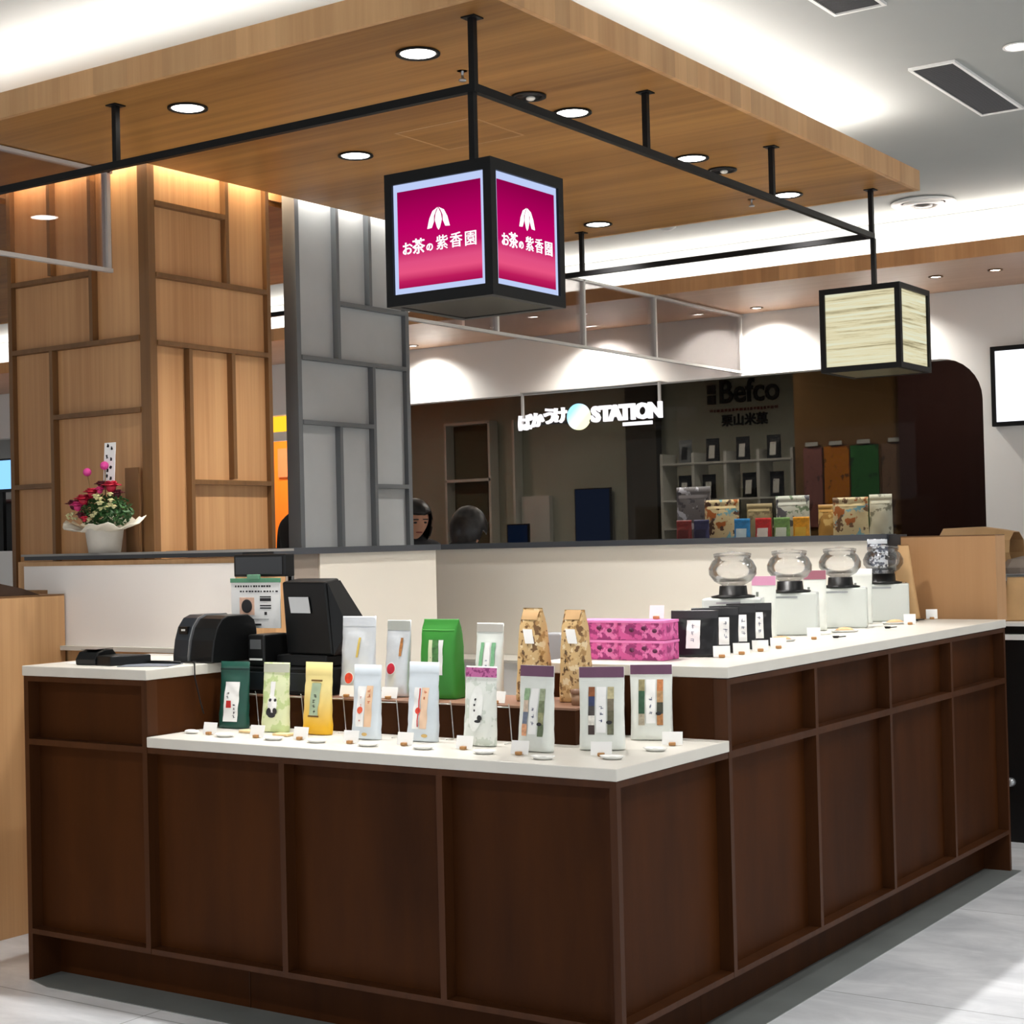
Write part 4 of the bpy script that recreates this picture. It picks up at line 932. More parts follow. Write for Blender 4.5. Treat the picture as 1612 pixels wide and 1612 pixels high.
# side profile in (y,z); front curve faces -Y
def prof_prism(pts, x0, x1): return MB().prism([(y, z) for y, z in pts], x0, x1, 'x')
prof_prism(pp, -.075, -.004).build('front_cover', W['blackp2'], pr, bevel=.004)
prof_prism([(y*.97+.003, z*.985) for y, z in pp], .0, .105).build('printer_body', W['blackp'], pr, bevel=.004)
prof_prism([(y*1.01, z*1.01) for y, z in pp], -.004, .0).build('silver_edge', W['steel'], pr)
bx(-.045, -.028, -.079, -.070, .098, .104).build('status_light', W['whitep'], pr)
bx(-.058, -.018, -.0775, -.067, .088, .112).build('badge_recess', W['blackp'], pr)
ct_ = thing('card_terminal', 'black card terminal with a raised curved reader at the far left worktop', 'card terminal', (-1.93, .135, zHt+.0005), R(4))
prof_prism([(-.06, 0), (-.062, .018), (-.045, .040), (-.01, .048), (.02, .046), (.035, .03), (.035, 0)], -.085, .0).build('reader_hood', W['blackp'], ct_, bevel=.004)
MB().hexa([(-.01, -.055, 0), (.075, -.07, 0), (.14, .04, 0), (.0, .04, 0)], [(-.01, -.052, .030), (.072, -.066, .030), (.14, .04, .030), (.0, .04, .030)]).build('terminal_tray', W['blackp'], ct_, bevel=.003)
bx(-.075, -.01, -.045, .03, .0475, .049).xf(Matrix.Rotation(0, 4, 'X')).build('reader_glass', mat('reader_glass', (10, 10, 12), .08), ct_)
o = bx(-.085, .085, -.055, .055, 0, .002).build('grey_mat', mat('slate_mat', (110, 116, 126), .5)); o.location = (-1.745, .135, zHt+.0005); o.rotation_euler = (0, 0, R(22)); tag(o, 'grey slate writing mat beside the card terminal', 'mat')
o = MB().tube([(0, 0, 0), (.115, .02, 0)], .004).build('black_pen', W['blackp']); o.location = (-1.785, .17, zHt+.0072); tag(o, 'black pen lying on the grey mat', 'pen')
o = bx(-.05, .03, -.015, .015, 0, .001).build('paper_slip', W['white']); o.location = (-2.05, .12, zHt+.0005); tag(o, 'thin white paper slip at the left of the card terminal', 'paper')
cz = zHt+.004
o = MB().tube([(-1.70, .27, cz), (-1.655, .24, cz+.003), (-1.620, .20, cz+.004), (-1.611, .192, cz), (-1.609, .19, zHt-.012), (-1.609, .19, .955), (-1.604, .195, .92), (-1.598, .20, .88), (-1.604, .22, .84)], .0022).build('power_cable', W['blackp']); tag(o, 'thin black cable hanging over the worktop edge beside the dark green tea bag', 'cable')
o = MB().tube([(-1.90, .235, cz), (-1.86, .225, cz), (-1.78, .24, cz), (-1.70, .235, cz), (-1.66, .232, cz), (-1.635, .215, cz)], .0028).build('power_cable', W['blackp']); tag(o, 'black cable lying behind the card terminal below the printer', 'cable')

# ------------------------------------------------------------------ flowers on the partition
fl = thing('flower_arrangement', 'gift flower arrangement wrapped in white paper on the low partition', 'flower arrangement', (-2.545, .675, 1.3425))
MB().lathe([(.058, 0), (.062, .03), (.070, .085), (.066, .09), (.0001, .09)], n=28).build('pot', mat('ivory_pot', (206, 200, 188), .4, var=.05, scale=20), fl)
vs = []; fs = []; n = 48; rr = random.Random(5)
for j, (r, z) in enumerate([(.066, .078), (.095, .086), (.14, .096), (.19, .112)]):
    for k in range(n):
        a = 2*PI*k/n; w_ = 1+.10*math.sin(5*a+1)*(j/3); vs.append((r*w_*math.cos(a), r*(.42 if j == 3 else .5 if j == 2 else .7)*w_*math.sin(a), z+(.012*math.sin(4*a+.5)+.018*math.sin(a))*(j/3)+.007*math.sin(11*a)*(j/3)))
fs = [(j*n+k, j*n+(k+1) % n, (j+1)*n+(k+1) % n, (j+1)*n+k) for j in range(3) for k in range(n)]
MB().add(vs, fs, True).build('wrapping_paper', mat('cream_wrap', (240, 234, 216), .5), fl, solid=.0015)
GREEN = mat('leaf_green', (50, 92, 44), .5, var=.3, scale=60)
def foliage(seed, n, c, rx, ry, rz_, size):
    rr = random.Random(seed); mb = MB()
    for _ in range(n):
        while True:
            q = Vector((rr.uniform(-1, 1), rr.uniform(-1, 1), rr.uniform(-1, 1)))
            if q.length < 1: break
        p = Vector((c[0]+q.x*rx, c[1]+q.y*ry, c[2]+q.z*rz_)); s = size*rr.uniform(.6, 1.2)
        e = Euler((rr.uniform(-1, 1), rr.uniform(-1, 1), rr.uniform(0, 6))).to_matrix()
        vs = [p+e@Vector(v)*s for v in ((-1, 0, 0), (0, -.45, .1), (1, 0, 0), (0, .45, .1))]
        mb.add(vs, [(0, 1, 2, 3)])
    return mb
foliage(1, 900, (.02, -.01, .150), .13, .065, .062, .012).build('leaves', GREEN, fl, solid=.0004)
def rose(mb, c, s, seed):
    rr = random.Random(seed)
    mb.ball(c, s*.45, 8, 6)
    for ringi, (nr, rad, tilt) in enumerate([(4, .35, .25), (5, .6, .6), (6, .85, 1.0)]):
        for k in range(nr):
            a = 2*PI*k/nr+ringi*.6; d = Vector((math.cos(a), math.sin(a), 0)); tan = Vector((-d.y, d.x, 0)); u = Vector((0, 0, 1))
            b0 = Vector(c)+d*s*.2; 
            m1 = Vector(c)+d*s*rad*.9+u*s*(.6-.3*tilt); m2 = Vector(c)+d*s*rad*1.15+u*s*(.75-.55*tilt)
            mb.add([b0-tan*s*.15, b0+tan*s*.15, m1+tan*s*.42, m2+tan*s*.2, m2-tan*s*.2, m1-tan*s*.42], [(0, 1, 2, 5), (5, 2, 3, 4)], True)
def flower(name, c, s, m_, seed):
    mb = MB(); rose(mb, c, s, seed); return mb.build(name, m_, fl, solid=.0006)
RED = mat('crimson_petal', (190, 26, 58), .5, var=.15, scale=60); DRED = mat('maroon_petal', (92, 14, 34), .5, var=.2, scale=60); PKP = mat('hot_pink_petal', (224, 60, 130), .5, var=.1, scale=60)
CRM = mat('cream_petal', (232, 228, 176), .5, var=.08, scale=60)
for i, (x, y, z, s, m_) in enumerate([(.062, -.02, .235, .040, RED), (.025, -.04, .225, .024, PKP), (-.012, -.045, .215, .034, RED), (-.045, -.055, .190, .038, RED), (-.070, -.06, .168, .034, PKP), (-.125, -.03, .175, .036, DRED), (.0, -.01, .245, .028, DRED), (-.040, -.075, .135, .022, DRED), (-.02, -.075, .122, .020, RED), (.07, .0, .21, .03, DRED)]):
    flower('red_flower', (x, y, z), s, m_, i)
for i in range(16):
    rr = random.Random(50+i); flower('cream_flower', (.005+rr.uniform(-.02, .125), -.070+rr.uniform(-.012, .015), .150+rr.uniform(-.03, .06)), .013, CRM, i)
for i in range(7):
    rr = random.Random(80+i); flower('cream_flower', (-.105+rr.uniform(-.03, .03), -.062+rr.uniform(-.01, .01), .135+rr.uniform(-.01, .014)), .009, CRM, i)
for (x, z) in ((-.072, .285), (.02, .305)):
    st = MB().tube([(x*.4, 0, .12), (x*.8, -.005, .2), (x, -.01, z)], .002).build('balloon_pick', mat('pick_stem', (130, 100, 60), .5) if not bpy.data.materials.get('pick_stem') else bpy.data.materials['pick_stem'], fl)
    MB().ball((x, -.012, z+.012), .0155, 16, 10).build('pink_ball', mat('glossy_pink', (228, 74, 160), .2) if not bpy.data.materials.get('glossy_pink') else bpy.data.materials['glossy_pink'], st)
MB().tube([(.0, .01, .1), (.02, .012, .26)], .002).build('name_tag_stick', W['clip'], fl)
tg = MB().hexa([(.0, -.002, .235), (.058, -.002, .235), (.058, .0, .235), (.0, .0, .235)], [(.012, -.002, .40), (.070, -.002, .40), (.070, 0, .40), (.012, 0, .40)]).build('name_tag', W['white'], fl)
mb = MB(); rr = random.Random(9)
for c0, zz in ((.042, (.38, .34, .31, .27)), (.022, (.39, .35, .32, .30, .28))):
    for z in zz:
        for _ in range(3):
            x = c0+rr.uniform(-.004, .004)+(z-.3)*.07; mb.box(x-.004, x+.004, -.0028, -.002, z-.001+rr.uniform(-.006, .006), z+.001+rr.uniform(-.006, .006)); mb.box(x-.001, x+.001, -.0028, -.002, z-.006, z+.006)
mb.build('brush_lettering', W['ink'], tg)
o = bx(-.035, .035, -.004, .004, 0, .31).build('brown_board', mat('brown_board', (124, 88, 54), .6)); o.location = (-2.487, .762, 1.3425); tag(o, 'plain brown upright board standing behind the flowers', 'board')

# ================================================================== PEOPLE behind the rear partition
def skin_mesh(verts, edges, radii, root=0, sub=2):
    me = bpy.data.meshes.new('sk'); me.from_pydata(verts, edges, []); o = bpy.data.objects.new('sk', me); COL.objects.link(o)
    md = o.modifiers.new('s', 'SKIN'); md.use_smooth_shade = True
    for i, r in enumerate(radii):
        sv = me.skin_vertices[0].data[i]; sv.radius = r if isinstance(r, tuple) else (r, r); sv.use_root = (i == root)
    s2 = o.modifiers.new('sub', 'SUBSURF'); s2.levels = sub; s2.render_levels = sub
    bpy.context.view_layer.update(); me2 = bpy.data.meshes.new_from_object(o.evaluated_get(DG())); bpy.data.objects.remove(o)
    return me2
def person(label, loc, rz, H, bow, hairm, hairlen):
    t = thing('person', label, 'person', loc, rz)
    k = H/1.6
    V = [(0, 0, .86), (0, .0, 1.05), (0, -.01, 1.22), (0, -.02, 1.33), (0, -.035-.03*bow, 1.41)]       # pelvis..neck (faces -Y)
    rad = [(.155, .11), (.14, .10), (.16, .11), (.12, .085), (.055, .055)]
    E_ = [(0, 1), (1, 2), (2, 3), (3, 4)]
    for s in (-1, 1):
        b0 = len(V)
        V += [(s*.17, -.02, 1.31), (s*.21, -.02, 1.06), (s*.20, -.12, .84), (s*.19, -.17, .77)]; rad += [.058, .045, .036, .032]; E_ += [(3, b0), (b0, b0+1), (b0+1, b0+2), (b0+2, b0+3)]
        for f_ in range(4):
            q = len(V); V += [(s*(.165+.016*f_), -.205, .735), (s*(.165+.016*f_), -.215, .70)]; rad += [.009, .008]; E_ += [(b0+3, q), (q, q+1)]
        q = len(V); V += [(s*.155, -.19, .76), (s*.148, -.215, .735)]; rad += [.010, .009]; E_ += [(b0+3, q), (q, q+1)]
        q = len(V); V += [(s*.09, 0, .80), (s*.10, 0, .46), (s*.10, .02, .08), (s*.11, -.10, .035)]; rad += [.095, .06, .042, .035]; E_ += [(0, q), (q, q+1), (q+1, q+2), (q+2, q+3)]
    me = skin_mesh([(x*k, y*k, z*k) for x, y, z in V], E_, [(r[0]*k, r[1]*k) if isinstance(r, tuple) else r*k for r in rad])
    bm = bmesh.new(); bm.from_mesh(me)
    # head with brow, nose, chin and ears joined to the neck
    hc = Vector((0, -.045-.06*bow, 1.50-.03*bow))*k
    hb = bmesh.new(); bmesh.ops.create_uvsphere(hb, u_segments=24, v_segments=18, radius=1)
    for v in hb.verts:
        x, y, z = v.co; x *= .076; y *= .095; z *= .115
        if z < 0: x *= 1+z*2.4; y *= 1+z*1.2
        if y < -.07 and abs(x) < .016 and -.03 < z < .012: y -= .018
        if y < -.06 and .0 < z < .02 and .018 < abs(x) < .045: y += .008
        if y < -.05 and -.062 < z < -.048 and abs(x) < .025: y -= .004
        if abs(x) > .068 and -.03 < z < .03 and abs(y) < .02: x *= 1.18
        v.co = (x, y, z)
    rotb = Matrix.Rotation(R(28*bow), 4, 'X')
    hb.transform(Matrix.Translation(hc) @ rotb @ Matrix.Scale(k, 4)); tmp = bpy.data.meshes.new('t'); hb.to_mesh(tmp); n0 = len(bm.faces); bm.from_mesh(tmp)
    bm.faces.ensure_lookup_table()
    for f in bm.faces:
        c = f.calc_center_median(); f.smooth = True
        f.material_index = 1 if (f.index >= n0 or c.z > 1.40*k or (abs(c.x) > .13*k and c.z < .79*k and c.z > .6*k)) else 0
    out = bpy.data.meshes.new('person_body'); bm.to_mesh(out); out.materials.append(W['cloth']); out.materials.append(W['skin'])
    o = bpy.data.objects.new('body', out); COL.objects.link(o); o.parent = t
    T4 = Matrix.Translation(hc) @ rotb @ Matrix.Scale(k, 4)
    for sx in (-1, 1):
        MB().ball((sx*.030, -.0835, .004), (.0125, .007, .006), 12, 8).xf(T4).build('eye', W['ink'], t)
        MB().box(sx*.030-.015, sx*.030+.015, -.093, -.084, .022, .027).xf(T4).build('eyebrow', hairm, t)
    MB().ball((0, -.080, -.055), (.022, .008, .005), 12, 6).xf(T4).build('mouth', mat('lips_%d' % int(H*100), (150, 82, 74), .5, var=0), t)
    hh = bmesh.new(); bmesh.ops.create_uvsphere(hh, u_segments=32, v_segments=22, radius=1)
    rr = random.Random(int(H*100))
    dele = []
    for v in hh.verts:
        x, y, z = v.co
        if z < -.15 and y < .15 and not (abs(x) > .75 and hairlen > .5): dele.append(v)
        elif z < .35 and y < -.55: dele.append(v)
        w_ = 1+.025*math.sin(18*math.atan2(y, x)+3*z)
        zz = z*.128 if z > 0 else z*(.128+.09*hairlen)
        w_ += .03*hairlen*math.sin(40*math.atan2(y, x)); v.co = (x*.104*w_, y*.120*w_+.008, zz)
    bmesh.ops.delete(hh, geom=list(set(dele)), context='VERTS')
    hh.transform(Matrix.Translation(hc) @ rotb @ Matrix.Scale(k, 4))
    for f in hh.faces: f.smooth = True
    hm = bpy.data.meshes.new('hair'); hh.to_mesh(hm); hm.materials.append(hairm)
    ho = bpy.data.objects.new('hair', hm); COL.objects.link(ho); ho.parent = t
    md = ho.modifiers.new('s', 'SOLIDIFY'); md.thickness = .006
    return t
person('person seen from behind with greying dark hair, head bowed, in a charcoal jacket', (-3.07, 3.62, 0), R(180+12), 1.54, .8, W['hair2'], .3)
person('person with dark hair half hidden behind the grey screen edge', (-3.87, 4.20, 0), R(60), 1.60, .5, W['hair'], .9)
person('person in a dark jacket mostly hidden between the oak column and the grey screen', (-4.20, 3.62, 0), R(165), 1.78, .9, W['hair'], .4)

# ================================================================== FAR SHOP
# smoked glass across the big opening
o = bx(-5.47, -1.005, 6.06, 6.072, 0, 2.42).build('smoked_glass_screen', W['smoke']); tag(o, 'dark smoked glass screen filling the rounded opening of the far shop', 'glass screen')
FSW = mat('far_shop_wall', (190, 190, 176), .8, var=.03)
struct(bx(-9, -2.4, 9.0, 9.1, 0, 3.04).build('wall_shop_rear', FSW))
struct(bx(-2.3, -2.2, 8.2, 9.1, 0, 3.04).build('wall_shop_right', mat('far_shop_dark_wall', (60, 40, 36), .7)))
struct(bx(-3.235, -2.3, 8.25, 8.35, 0, 3.04).build('wall_shop_front', mat('tan_feature_wall', (140, 102, 56), .7)))
struct(bx(-2.3, -.9, 8.0, 8.1, 0, 3.04).build('wall_shop_side', mat('maroon_wall', (74, 38, 34), .7)))
struct(bx(-14, -13.9, -9, 8.0, 0, 3.04).build('wall_far_left', W['wall']))
struct(bx(-14, -9.06, 8.0, 8.1, 0, 3.04).build('wall_left', W['wall']))
struct(bx(-9.05, -8.95, 6.05, 9.0, 0, 3.04).build('wall_shop_left', FSW))
struct(bx(-5.12, -4.82, 8.9, 8.998, 0, 3.04).build('trim_2', mat('dark_pier', (86, 82, 76), .7)))
for i, (x, y) in enumerate([(-7.2, 7.6), (-5.4, 7.6), (-3.6, 7.5), (-1.9, 7.2)]):  # lamps added so the shop interior shows through the dark pane
    lamp(x, y, ZM, .08, 125, 'added unseen ceiling fill light inside the dim far shop, %s' % ['leftmost', 'second from left', 'second from right', 'rightmost'][i], group='added fill lights inside the far shop', rim=W['whitep'], first=G0, spotang=160)
# window frames / shelving unit on the far left of the shop
t = thing('white_shelf_unit', 'pale empty shelf frame against the far shop rear wall', 'shelf', (-7.0, 8.9, 0))
for x in (-7.05, -6.55, -6.28): bx(x-.012, x+.012, 8.86, 8.99, 0, 2.45).build('upright', W['whitep'], t, world=True)
for z in (2.45, 1.92, 1.2): bx(-7.06, -6.54, 8.86, 8.99, z-.012, z+.012).build('shelf_board', W['whitep'], t, world=True)
bx(-7.04, -6.56, 8.985, 8.998, 0, 2.43).build('back_board', mat('dark_olive_board', (96, 92, 70), .7), t, world=True)
o = bx(-6.25, -5.95, 8.93, 8.99, 0, 1.75).build('white_cupboard', W['whitep']); tag(o, 'plain pale cupboard left of the larger screen in the far shop', 'cupboard')
for (x0, x1, z0, z1, lb, y) in [(-6.26, -6.03, 1.20, 1.50, 'small dark blue monitor left of the larger one in the far shop', 8.70), (-5.68, -5.31, 1.30, 1.80, 'large dark blue monitor on the far shop rear wall', 8.93)]:
    t = thing('dark_monitor', lb, 'monitor', ((x0+x1)/2, y, z0))
    bx(x0, x1, y, y+.03, z0, z1).build('monitor_case', W['blackp'], t, world=True); bx(x0+.01, x1-.01, y-.003, y, z0+.01, z1-.01).build('monitor_screen', emis('navy_screen_%d' % int(z1*100), (20, 40, 80), 1.2), t, world=True)
t = thing('shop_desk', 'low pale desk under the small monitor in the far shop', 'desk', (-6.1, 8.7, 0)); bx(-6.5, -5.9, 8.45, 8.84, 1.15, 1.19).build('desk_top', W['whitep'], t, world=True)
for x in (-6.47, -5.93): bx(x-.02, x+.02, 8.47, 8.82, 0, 1.15).build('desk_leg', W['whitep'], t, world=True)
# wall lettering
sg = thing('wall_lettering', 'dark Befco wall lettering with small red tagline above the far shelf', 'sign', (-4.0, 8.99, 2.5))
def fs_text(body, size, x, z, m_, name, **k): return text(name, body, size, face((x+4.0, .0, z-2.5)), m_, sg, .006, **k)
INK2 = mat('sign_black', (14, 12, 16), .5, var=0)
fs_text('Befco', .27, -3.975, 2.555, INK2, 'brand_word', bold=.006, sx=.92)
bx(-4.36-.0, -4.28, 8.98, 8.99, 2.555, 2.63).build('square_mark', INK2, sg, world=True); bx(-4.36, -4.28, 8.98, 8.99, 2.465, 2.54).build('square_mark', INK2, sg, world=True)
mb = MB(); rr = random.Random(2)
x = -4.34
while x < -3.72: w_ = rr.uniform(.012, .03); mb.box(x, x+w_, 8.985, 8.99, 2.395+rr.uniform(0, .005), 2.42); x += w_+.012
mb.build('tagline', mat('tagline_red', (120, 36, 30), .5), sg, world=True)
fs_text('栗山米菓', .105, -4.02, 2.315, INK2, 'company_name', bold=.003, space=1.05)
# shelves of black packets
t = thing('packet_shelf', 'pale metal shelf of dark packets in the far shop below the wall lettering', 'shelf', (-3.9, 8.5, 0))
for x in (-4.47, -4.18, -3.89, -3.60, -3.31): bx(x-.012, x+.012, 8.35, 8.60, 0, 2.03).build('upright', W['whitep'], t, world=True)
for z in (1.95, 1.65, 1.42): bx(-4.47, -3.31, 8.34, 8.6, z-.014, z).build('shelf_board', W['whitep'], t, world=True)
PKB = mat('dark_packet', (26, 26, 30), .4); PKS = mat('silver_packet', (130, 134, 140), .4)
def packet(loc, w, h, d, m_, label, lab=True, group='packets on the far shop shelf'):
    t = thing('snack_packet', label, 'packet', loc, 0, group); p = Pouch(w, h, d, seed=int(loc[0]*100) % 97, top=.85)
    b = p.body().build('packet_body', m_, t)
    if lab: p.rect(-w*.22, w*.22, h*.15, h*.7, 4, 5).build('packet_label', W['white'] if m_ is PKB else PKB, b)
    return t
for x, m_, lb in [(-4.29, PKS, 'silver packet, leftmost on the far upper shelf'), (-4.04, PKB, 'dark packet, second on the far upper shelf'), (-3.77, PKB, 'dark packet, third on the far upper shelf'), (-3.50, PKB, 'dark packet, rightmost on the far upper shelf')]:
    packet((x, 8.44, 1.951), .12, .19, .06, m_, lb)
for x, lb in [(-4.30, 'dark packet, leftmost on the far lower shelf'), (-4.08, 'dark packet, second on the far lower shelf'), (-3.72, 'dark packet, third on the far lower shelf'), (-3.48, 'dark packet, rightmost on the far lower shelf')]:
    packet((x, 8.44, 1.651), .12, .20, .06, PKB, lb)
# posters
for (x0, x1, c, lb) in [(-3.16, -3.01, (170, 110, 104), 'pale pink poster, leftmost of four on the tan wall of the far shop'), (-2.99, -2.79, (232, 140, 20), 'orange poster on the tan wall of the far shop'), (-2.775, -2.555, (56, 130, 62), 'green poster on the tan wall of the far shop'), (-2.53, -2.31, (150, 116, 92), 'brown poster, rightmost of four on the tan wall')]:
    t = thing('wall_poster', lb, 'poster', ((x0+x1)/2, 8.24, 1.6))
    bx(x0, x1, 8.235, 8.248, 1.40, 2.01).build('poster_sheet', blotch('poster_%d' % c[0], c, [tuple(int(v*.55) for v in c)], 14, .60), t, world=True)
    bx((x0+x1)/2-.05, (x0+x1)/2+.05, 8.22, 8.235, 2.02, 2.05).build('poster_clip', W['whitep'], t, world=True)
t = thing('shop_counter', 'dark sales counter in front of the far shop carrying snack bags', 'counter', (-1.9, 5.6, 0))
bx(-3.1, -1.45, 5.45, 5.85, 1.26, 1.30).build('counter_top', W['cap'], t, world=True); bx(-3.05, -1.5, 5.5, 5.8, 0, 1.26).build('counter_base', W['blackp'], t, world=True)
# large snack bags
SN = [(-2.78, 5.70, .24, .36, (96, 92, 92), [(60, 56, 60), (180, 180, 186)], 'big grey patterned snack bag, leftmost on the far counter'),
      (-2.535, 5.60, .235, .27, (220, 200, 150), [(120, 180, 190), (176, 96, 30), (90, 60, 40)], 'cream snack bag with blue and orange print at left of the far counter'),
      (-2.31, 5.66, .17, .24, (150, 136, 96), [(110, 96, 66)], 'dull olive snack bag behind the little blue bag'),
      (-2.09, 5.66, .22, .28, (200, 204, 190), [(110, 130, 100), (90, 90, 96)], 'grey-white leaf-patterned snack bag, middle of the far counter'),
      (-1.86, 5.66, .13, .22, (170, 130, 60), [(90, 60, 30), (210, 180, 110)], 'brown-gold snack bag right of the yellow one'),
      (-1.68, 5.56, .22, .255, (224, 206, 156), [(130, 180, 190), (190, 110, 50), (120, 90, 60)], 'wide cream snack bag with round picture on the far counter'),
      (-1.55, 5.70, .14, .27, (196, 196, 176), [(130, 130, 110)], 'narrow pale snack bag, rightmost on the far counter')]
for x, y, w_, h_, c, cols, lb in SN:
    t = thing('snack_bag', lb, 'snack bag', (x, y, 1.301), 0, 'snack bags on the far shop counter'); p = Pouch(w_, h_, .09, seed=int(-x*100), top=.88)
    b = p.body().build('bag_body', blotch('snackprint_%d' % int(-x*1000), c, cols, 13, .58), t)
    p.rect(-w_*.42, w_*.42, h_*.80, h_*.86, 6, 2).build('title_band', mat('band_%d' % int(-x*1000), tuple(min(255, int(v*1.1)) for v in c), .5), b)
for x, c, c2, lb in [(-2.35, (40, 130, 190), (210, 230, 236), 'small blue and white snack bag on the far counter'), (-2.21, (196, 40, 40), (235, 225, 215), 'small red and white snack bag on the far counter'), (-2.09, (120, 160, 90), (225, 232, 210), 'small green speckled snack bag on the far counter'), (-1.965, (232, 160, 30), (236, 190, 70), 'small yellow snack bag on the far counter'), (-2.745, (120, 36, 34), (90, 26, 26), 'small dark red snack bag at the left end of the far counter'), (-2.625, (40, 40, 80), (30, 30, 60), 'small navy snack bag at the left end of the far counter')]:
    t = thing('small_snack_bag', lb, 'snack bag', (x, 5.50, 1.301), 0, 'small snack bags on the far shop counter'); p = Pouch(.105, .15, .05, seed=int(-x*300), top=.85)
    b = p.body().build('bag_body', mat('smallbag_%d' % int(-x*1000), c, .4, var=.2, scale=60), t); p.rect(-.035, .035, .035, .09, 5, 4).build('bag_label', mat('smallband_%d' % int(-x*1000), c2, .4), b)
# hanging STATION sign
st = thing('hanging_shop_sign', 'glowing white hanging STATION sign with kana and a pastel disc under the white header', 'sign', (-3.65, 5.85, 2.16))
def stt(body, size, x, z, name, **k): return text(name, body, size, face((x+3.65, -.012, z-2.16)), W['glow'], st, .012, **k)
GL = W['glow']
for i, (ch, x, z, s) in enumerate([('ば', -4.13, 2.145, .115), ('か', -4.03, 2.158, .105), ('う', -3.93, 2.178, .115), ('け', -3.845, 2.18, .11)]):
    stt(ch, s, x, z, 'kana_letter', bold=.0045)
for i, (ch, x) in enumerate(zip('STATION', (-3.565, -3.49, -3.415, -3.34, -3.28, -3.21, -3.115))):
    stt(ch, .135, x, 2.170, 'roman_letter', bold=.007)
bx(-3.36, -3.14, 5.835, 5.845, 2.085, 2.108).build('subtitle_bar', GL, st, world=True)
def discmat():
    m = bpy.data.materials.new('pastel_disc'); m.use_nodes = True; nt = m.node_tree; nt.nodes.clear(); N = nt.nodes.new; Lk = nt.links.new
    o = N('ShaderNodeOutputMaterial'); e = N('ShaderNodeEmission'); tc = N('ShaderNodeTexCoord'); sx = N('ShaderNodeSeparateXYZ'); Lk(tc.outputs['Generated'], sx.inputs[0])
    a = N('ShaderNodeMath'); a.operation = 'SUBTRACT'; Lk(sx.outputs['X'], a.inputs[0]); Lk(sx.outputs['Z'], a.inputs[1]); q = N('ShaderNodeMath'); q.operation = 'MULTIPLY_ADD'; q.inputs[1].default_value = .5; q.inputs[2].default_value = .5; Lk(a.outputs[0], q.inputs[0])
    r = N('ShaderNodeValToRGB'); r.color_ramp.elements[0].color = lin((150, 214, 250))+(1,); r.color_ramp.elements[0].position = .25; r.color_ramp.elements[1].color = lin((246, 246, 190))+(1,); r.color_ramp.elements[1].position = .7
    k = r.color_ramp.elements.new(.5); k.color = lin((225, 245, 245))+(1,); Lk(q.outputs[0], r.inputs[0]); Lk(r.outputs[0], e.inputs[0]); e.inputs[1].default_value = .9; Lk(e.outputs[0], o.inputs[0]); return m
MB().lathe([(.0001, 0), (.088, 0), (.088, .02), (.0001, .02)][::-1], n=40, smooth=False).xf(Matrix.Translation((-.055, .01, .008)) @ Matrix.Rotation(R(90), 4, 'X')).build('pastel_disc', discmat(), st)
bx(-4.17, -3.09, 5.85, 5.858, 2.13, 2.145).build('backing_bar', W['blackp'], st, world=True)
for x in (-4.157, -3.09): MB().tube([(x, 5.855, 2.14), (x, 5.955, 2.36)], .001).build('anchor', W['alu'], st, world=True) if False else bx(x-.008, x+.008, 5.846, 5.862, 2.14 if x < -4 else 2.23, 2.36).build('hanger_rod', W['alu'], st, world=True)
bx(-4.17, -3.08, 5.846, 5.949, 2.355, 2.362).build('mounting_plate', W['alu'], st, world=True)
# framed TV on the right wall
tv = thing('wall_screen', 'black-framed white display on the white wall at the right edge', 'screen', (-.6, 5.9, 2.17))
bx(-.945, -.30, 5.90, 5.948, 1.94, 2.40).build('screen_frame', W['black'], tv, world=True, bevel=.003); bx(-.915, -.33, 5.896, 5.90, 1.965, 2.372).build('lit_panel', W['scrw'], tv, world=True)
# orange shop at the left
struct(bx(-9, -6.9, 7.2, 7.3, 0, 3.04).build('wall_orange', mat('orange_wall', (250, 118, 20), .5, var=.03, emit=(250, 110, 10), es=0)))
t = thing('orange_shop_sign', 'yellow-orange lit sign board over the orange wall between the columns', 'sign', (-6.5, 6.3, 2.3))
bx(-7.4, -5.75, 6.052, 6.11, 2.24, 2.40).build('sign_board', emis('amber_sign', (255, 176, 40), 1.0), t, world=True); bx(-7.4, -5.75, 6.052, 6.10, 2.17, 2.24).build('pale_strip', W['whitep'], t, world=True)
bx(-7.62, -7.50, 7.18, 7.199, 1.95, 2.20).build('small_notice', mat('pink_notice', (226, 120, 70), .5), t, world=True)
spot('orange_shop_light', (-7.3, 6.4, 2.9), 90, 150, .8, .1)
# far left shop glimpsed beside the column
t = thing('tablet_display', 'blue lit tablet display glimpsed left of the oak column', 'screen', (-4.72, 2.0, 1.38))
bx(-4.95, -4.66, 1.99, 2.02, 1.66, 1.83).build('tablet_case', W['blackp'], t, world=True); bx(-4.94, -4.67, 1.985, 1.99, 1.675, 1.82).build('tablet_screen', W['scr'], t, world=True)
bx(-4.82, -4.78, 2.0, 2.02, 1.3605, 1.66).build('tablet_stand', W['blackp'], t, world=True)
t = thing('dark_display_case', 'dark display case behind the left end of the oak column', 'display case', (-4.6, 2.3, 0))
bx(-5.4, -4.0, 1.95, 2.6, 0, 1.36).build('case_base', W['whitep'], t, world=True); bx(-5.4, -4.0, 2.4, 2.6, 1.36, 1.62).build('case_back', W['blackp'], t, world=True); bx(-5.4, -4.0, 2.15, 2.6, 1.62, 1.63).build('case_shelf', mat('maroon_shelf', (90, 40, 36), .5), t, world=True)
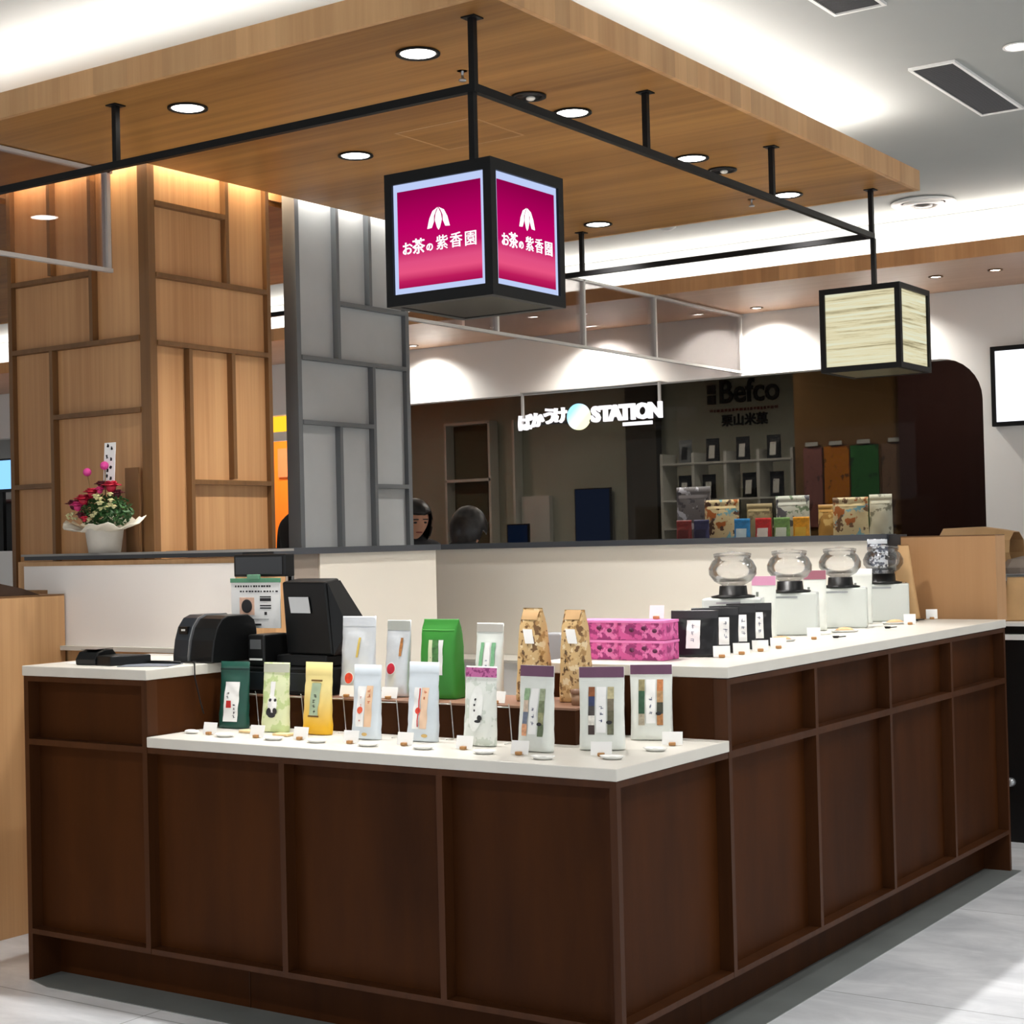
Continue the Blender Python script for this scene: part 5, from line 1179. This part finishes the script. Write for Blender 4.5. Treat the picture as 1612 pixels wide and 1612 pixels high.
for i in range(3):
    t = thing('storage_jar', 'small clear jar on the dark display case, %s beside the oak column' % ['left one', 'middle one', 'right one'][i], 'jar', (-4.98+.075*i, 2.25, 1.3605), 0, 'jars on the dark display case')
    MB().lathe([(.0001, 0), (.028, 0), (.028, .10), (.02, .115)][::-1], n=16).build('jar_body', mat('pale_jar_%d' % i, (150, 160, 160), .2), t); MB().lathe([(.022, .115), (.022, .135), (.0001, .137)], n=16).build('jar_lid', W['steel'], t)
# right edge: staff cabinet with kraft bags
t = thing('black_cabinet', 'black cabinet with a white top at the right edge behind the counter end', 'cabinet', (.1, 3.7, 0))
bx(-.205, .55, 3.62, 4.1, .0, .872).build('cabinet_body', W['black'], t, world=True); bx(-.21, .56, 3.60, 4.12, .872, .895).build('cabinet_shelf', W['whitep'], t, world=True); bx(-.20, .55, 3.64, 4.1, .896, .93).build('black_gap_fill', W['blackp'], t, world=True); bx(-.21, .56, 3.60, 4.12, .931, .945).build('cabinet_top', W['whitep'], t, world=True)  # solid black slab fills the space between the two white boards
MB().ball((-.175, 3.605, .26), (.022, .02, .02)).build('knob', W['steel'], t, world=True)
pouch('open kraft paper carrier standing on the black cabinet at the right edge', (-.12, 3.80, .9455), R(10), .24, .19, .12, W['kraft'], lambda p, b: None, seed=61, tilt=0, n=5, top=.99, k=5, tw=.85, name='kraft_paper_bag')
t = thing('grey_shelf_unit', 'dark grey unit with a shelf behind the tan panel at the right edge', 'shelf', (.1, 4.6, 0))
bx(-.95, .5, 4.5, 5.0, 0, 1.10).build('unit_body', mat('charcoal_unit', (66, 66, 64), .5), t, world=True); bx(-.97, .52, 4.40, 5.02, 1.10, 1.125).build('unit_top', W['steel'], t, world=True)
kb = thing('kraft_paper_bag', 'kraft paper bag lying on its side above the tan end panel', 'paper bag', (-.60, 4.62, 1.126), R(-8))
MB().lathe([(.10, -.20), (.115, -.19), (.12, 0), (.105, .10), (.09, .18), (.088, .18), (.10, .09), (.112, 0), (.105, -.18)], n=9, smooth=False).xf(Matrix.Translation((0, 0, .125)) @ Matrix.Rotation(R(90), 4, 'Y')).build('crumpled_body', W['kraft'], kb)
MB().lathe([(.0001, 0), (.09, 0), (.105, .03), (.07, .07), (.0001, .085)][::-1], n=10, smooth=False).xf(Matrix.Translation((.22, -.03, .005))).build('crumpled_tissue', mat('grey_tissue', (150, 138, 128), .7, var=.1), kb)
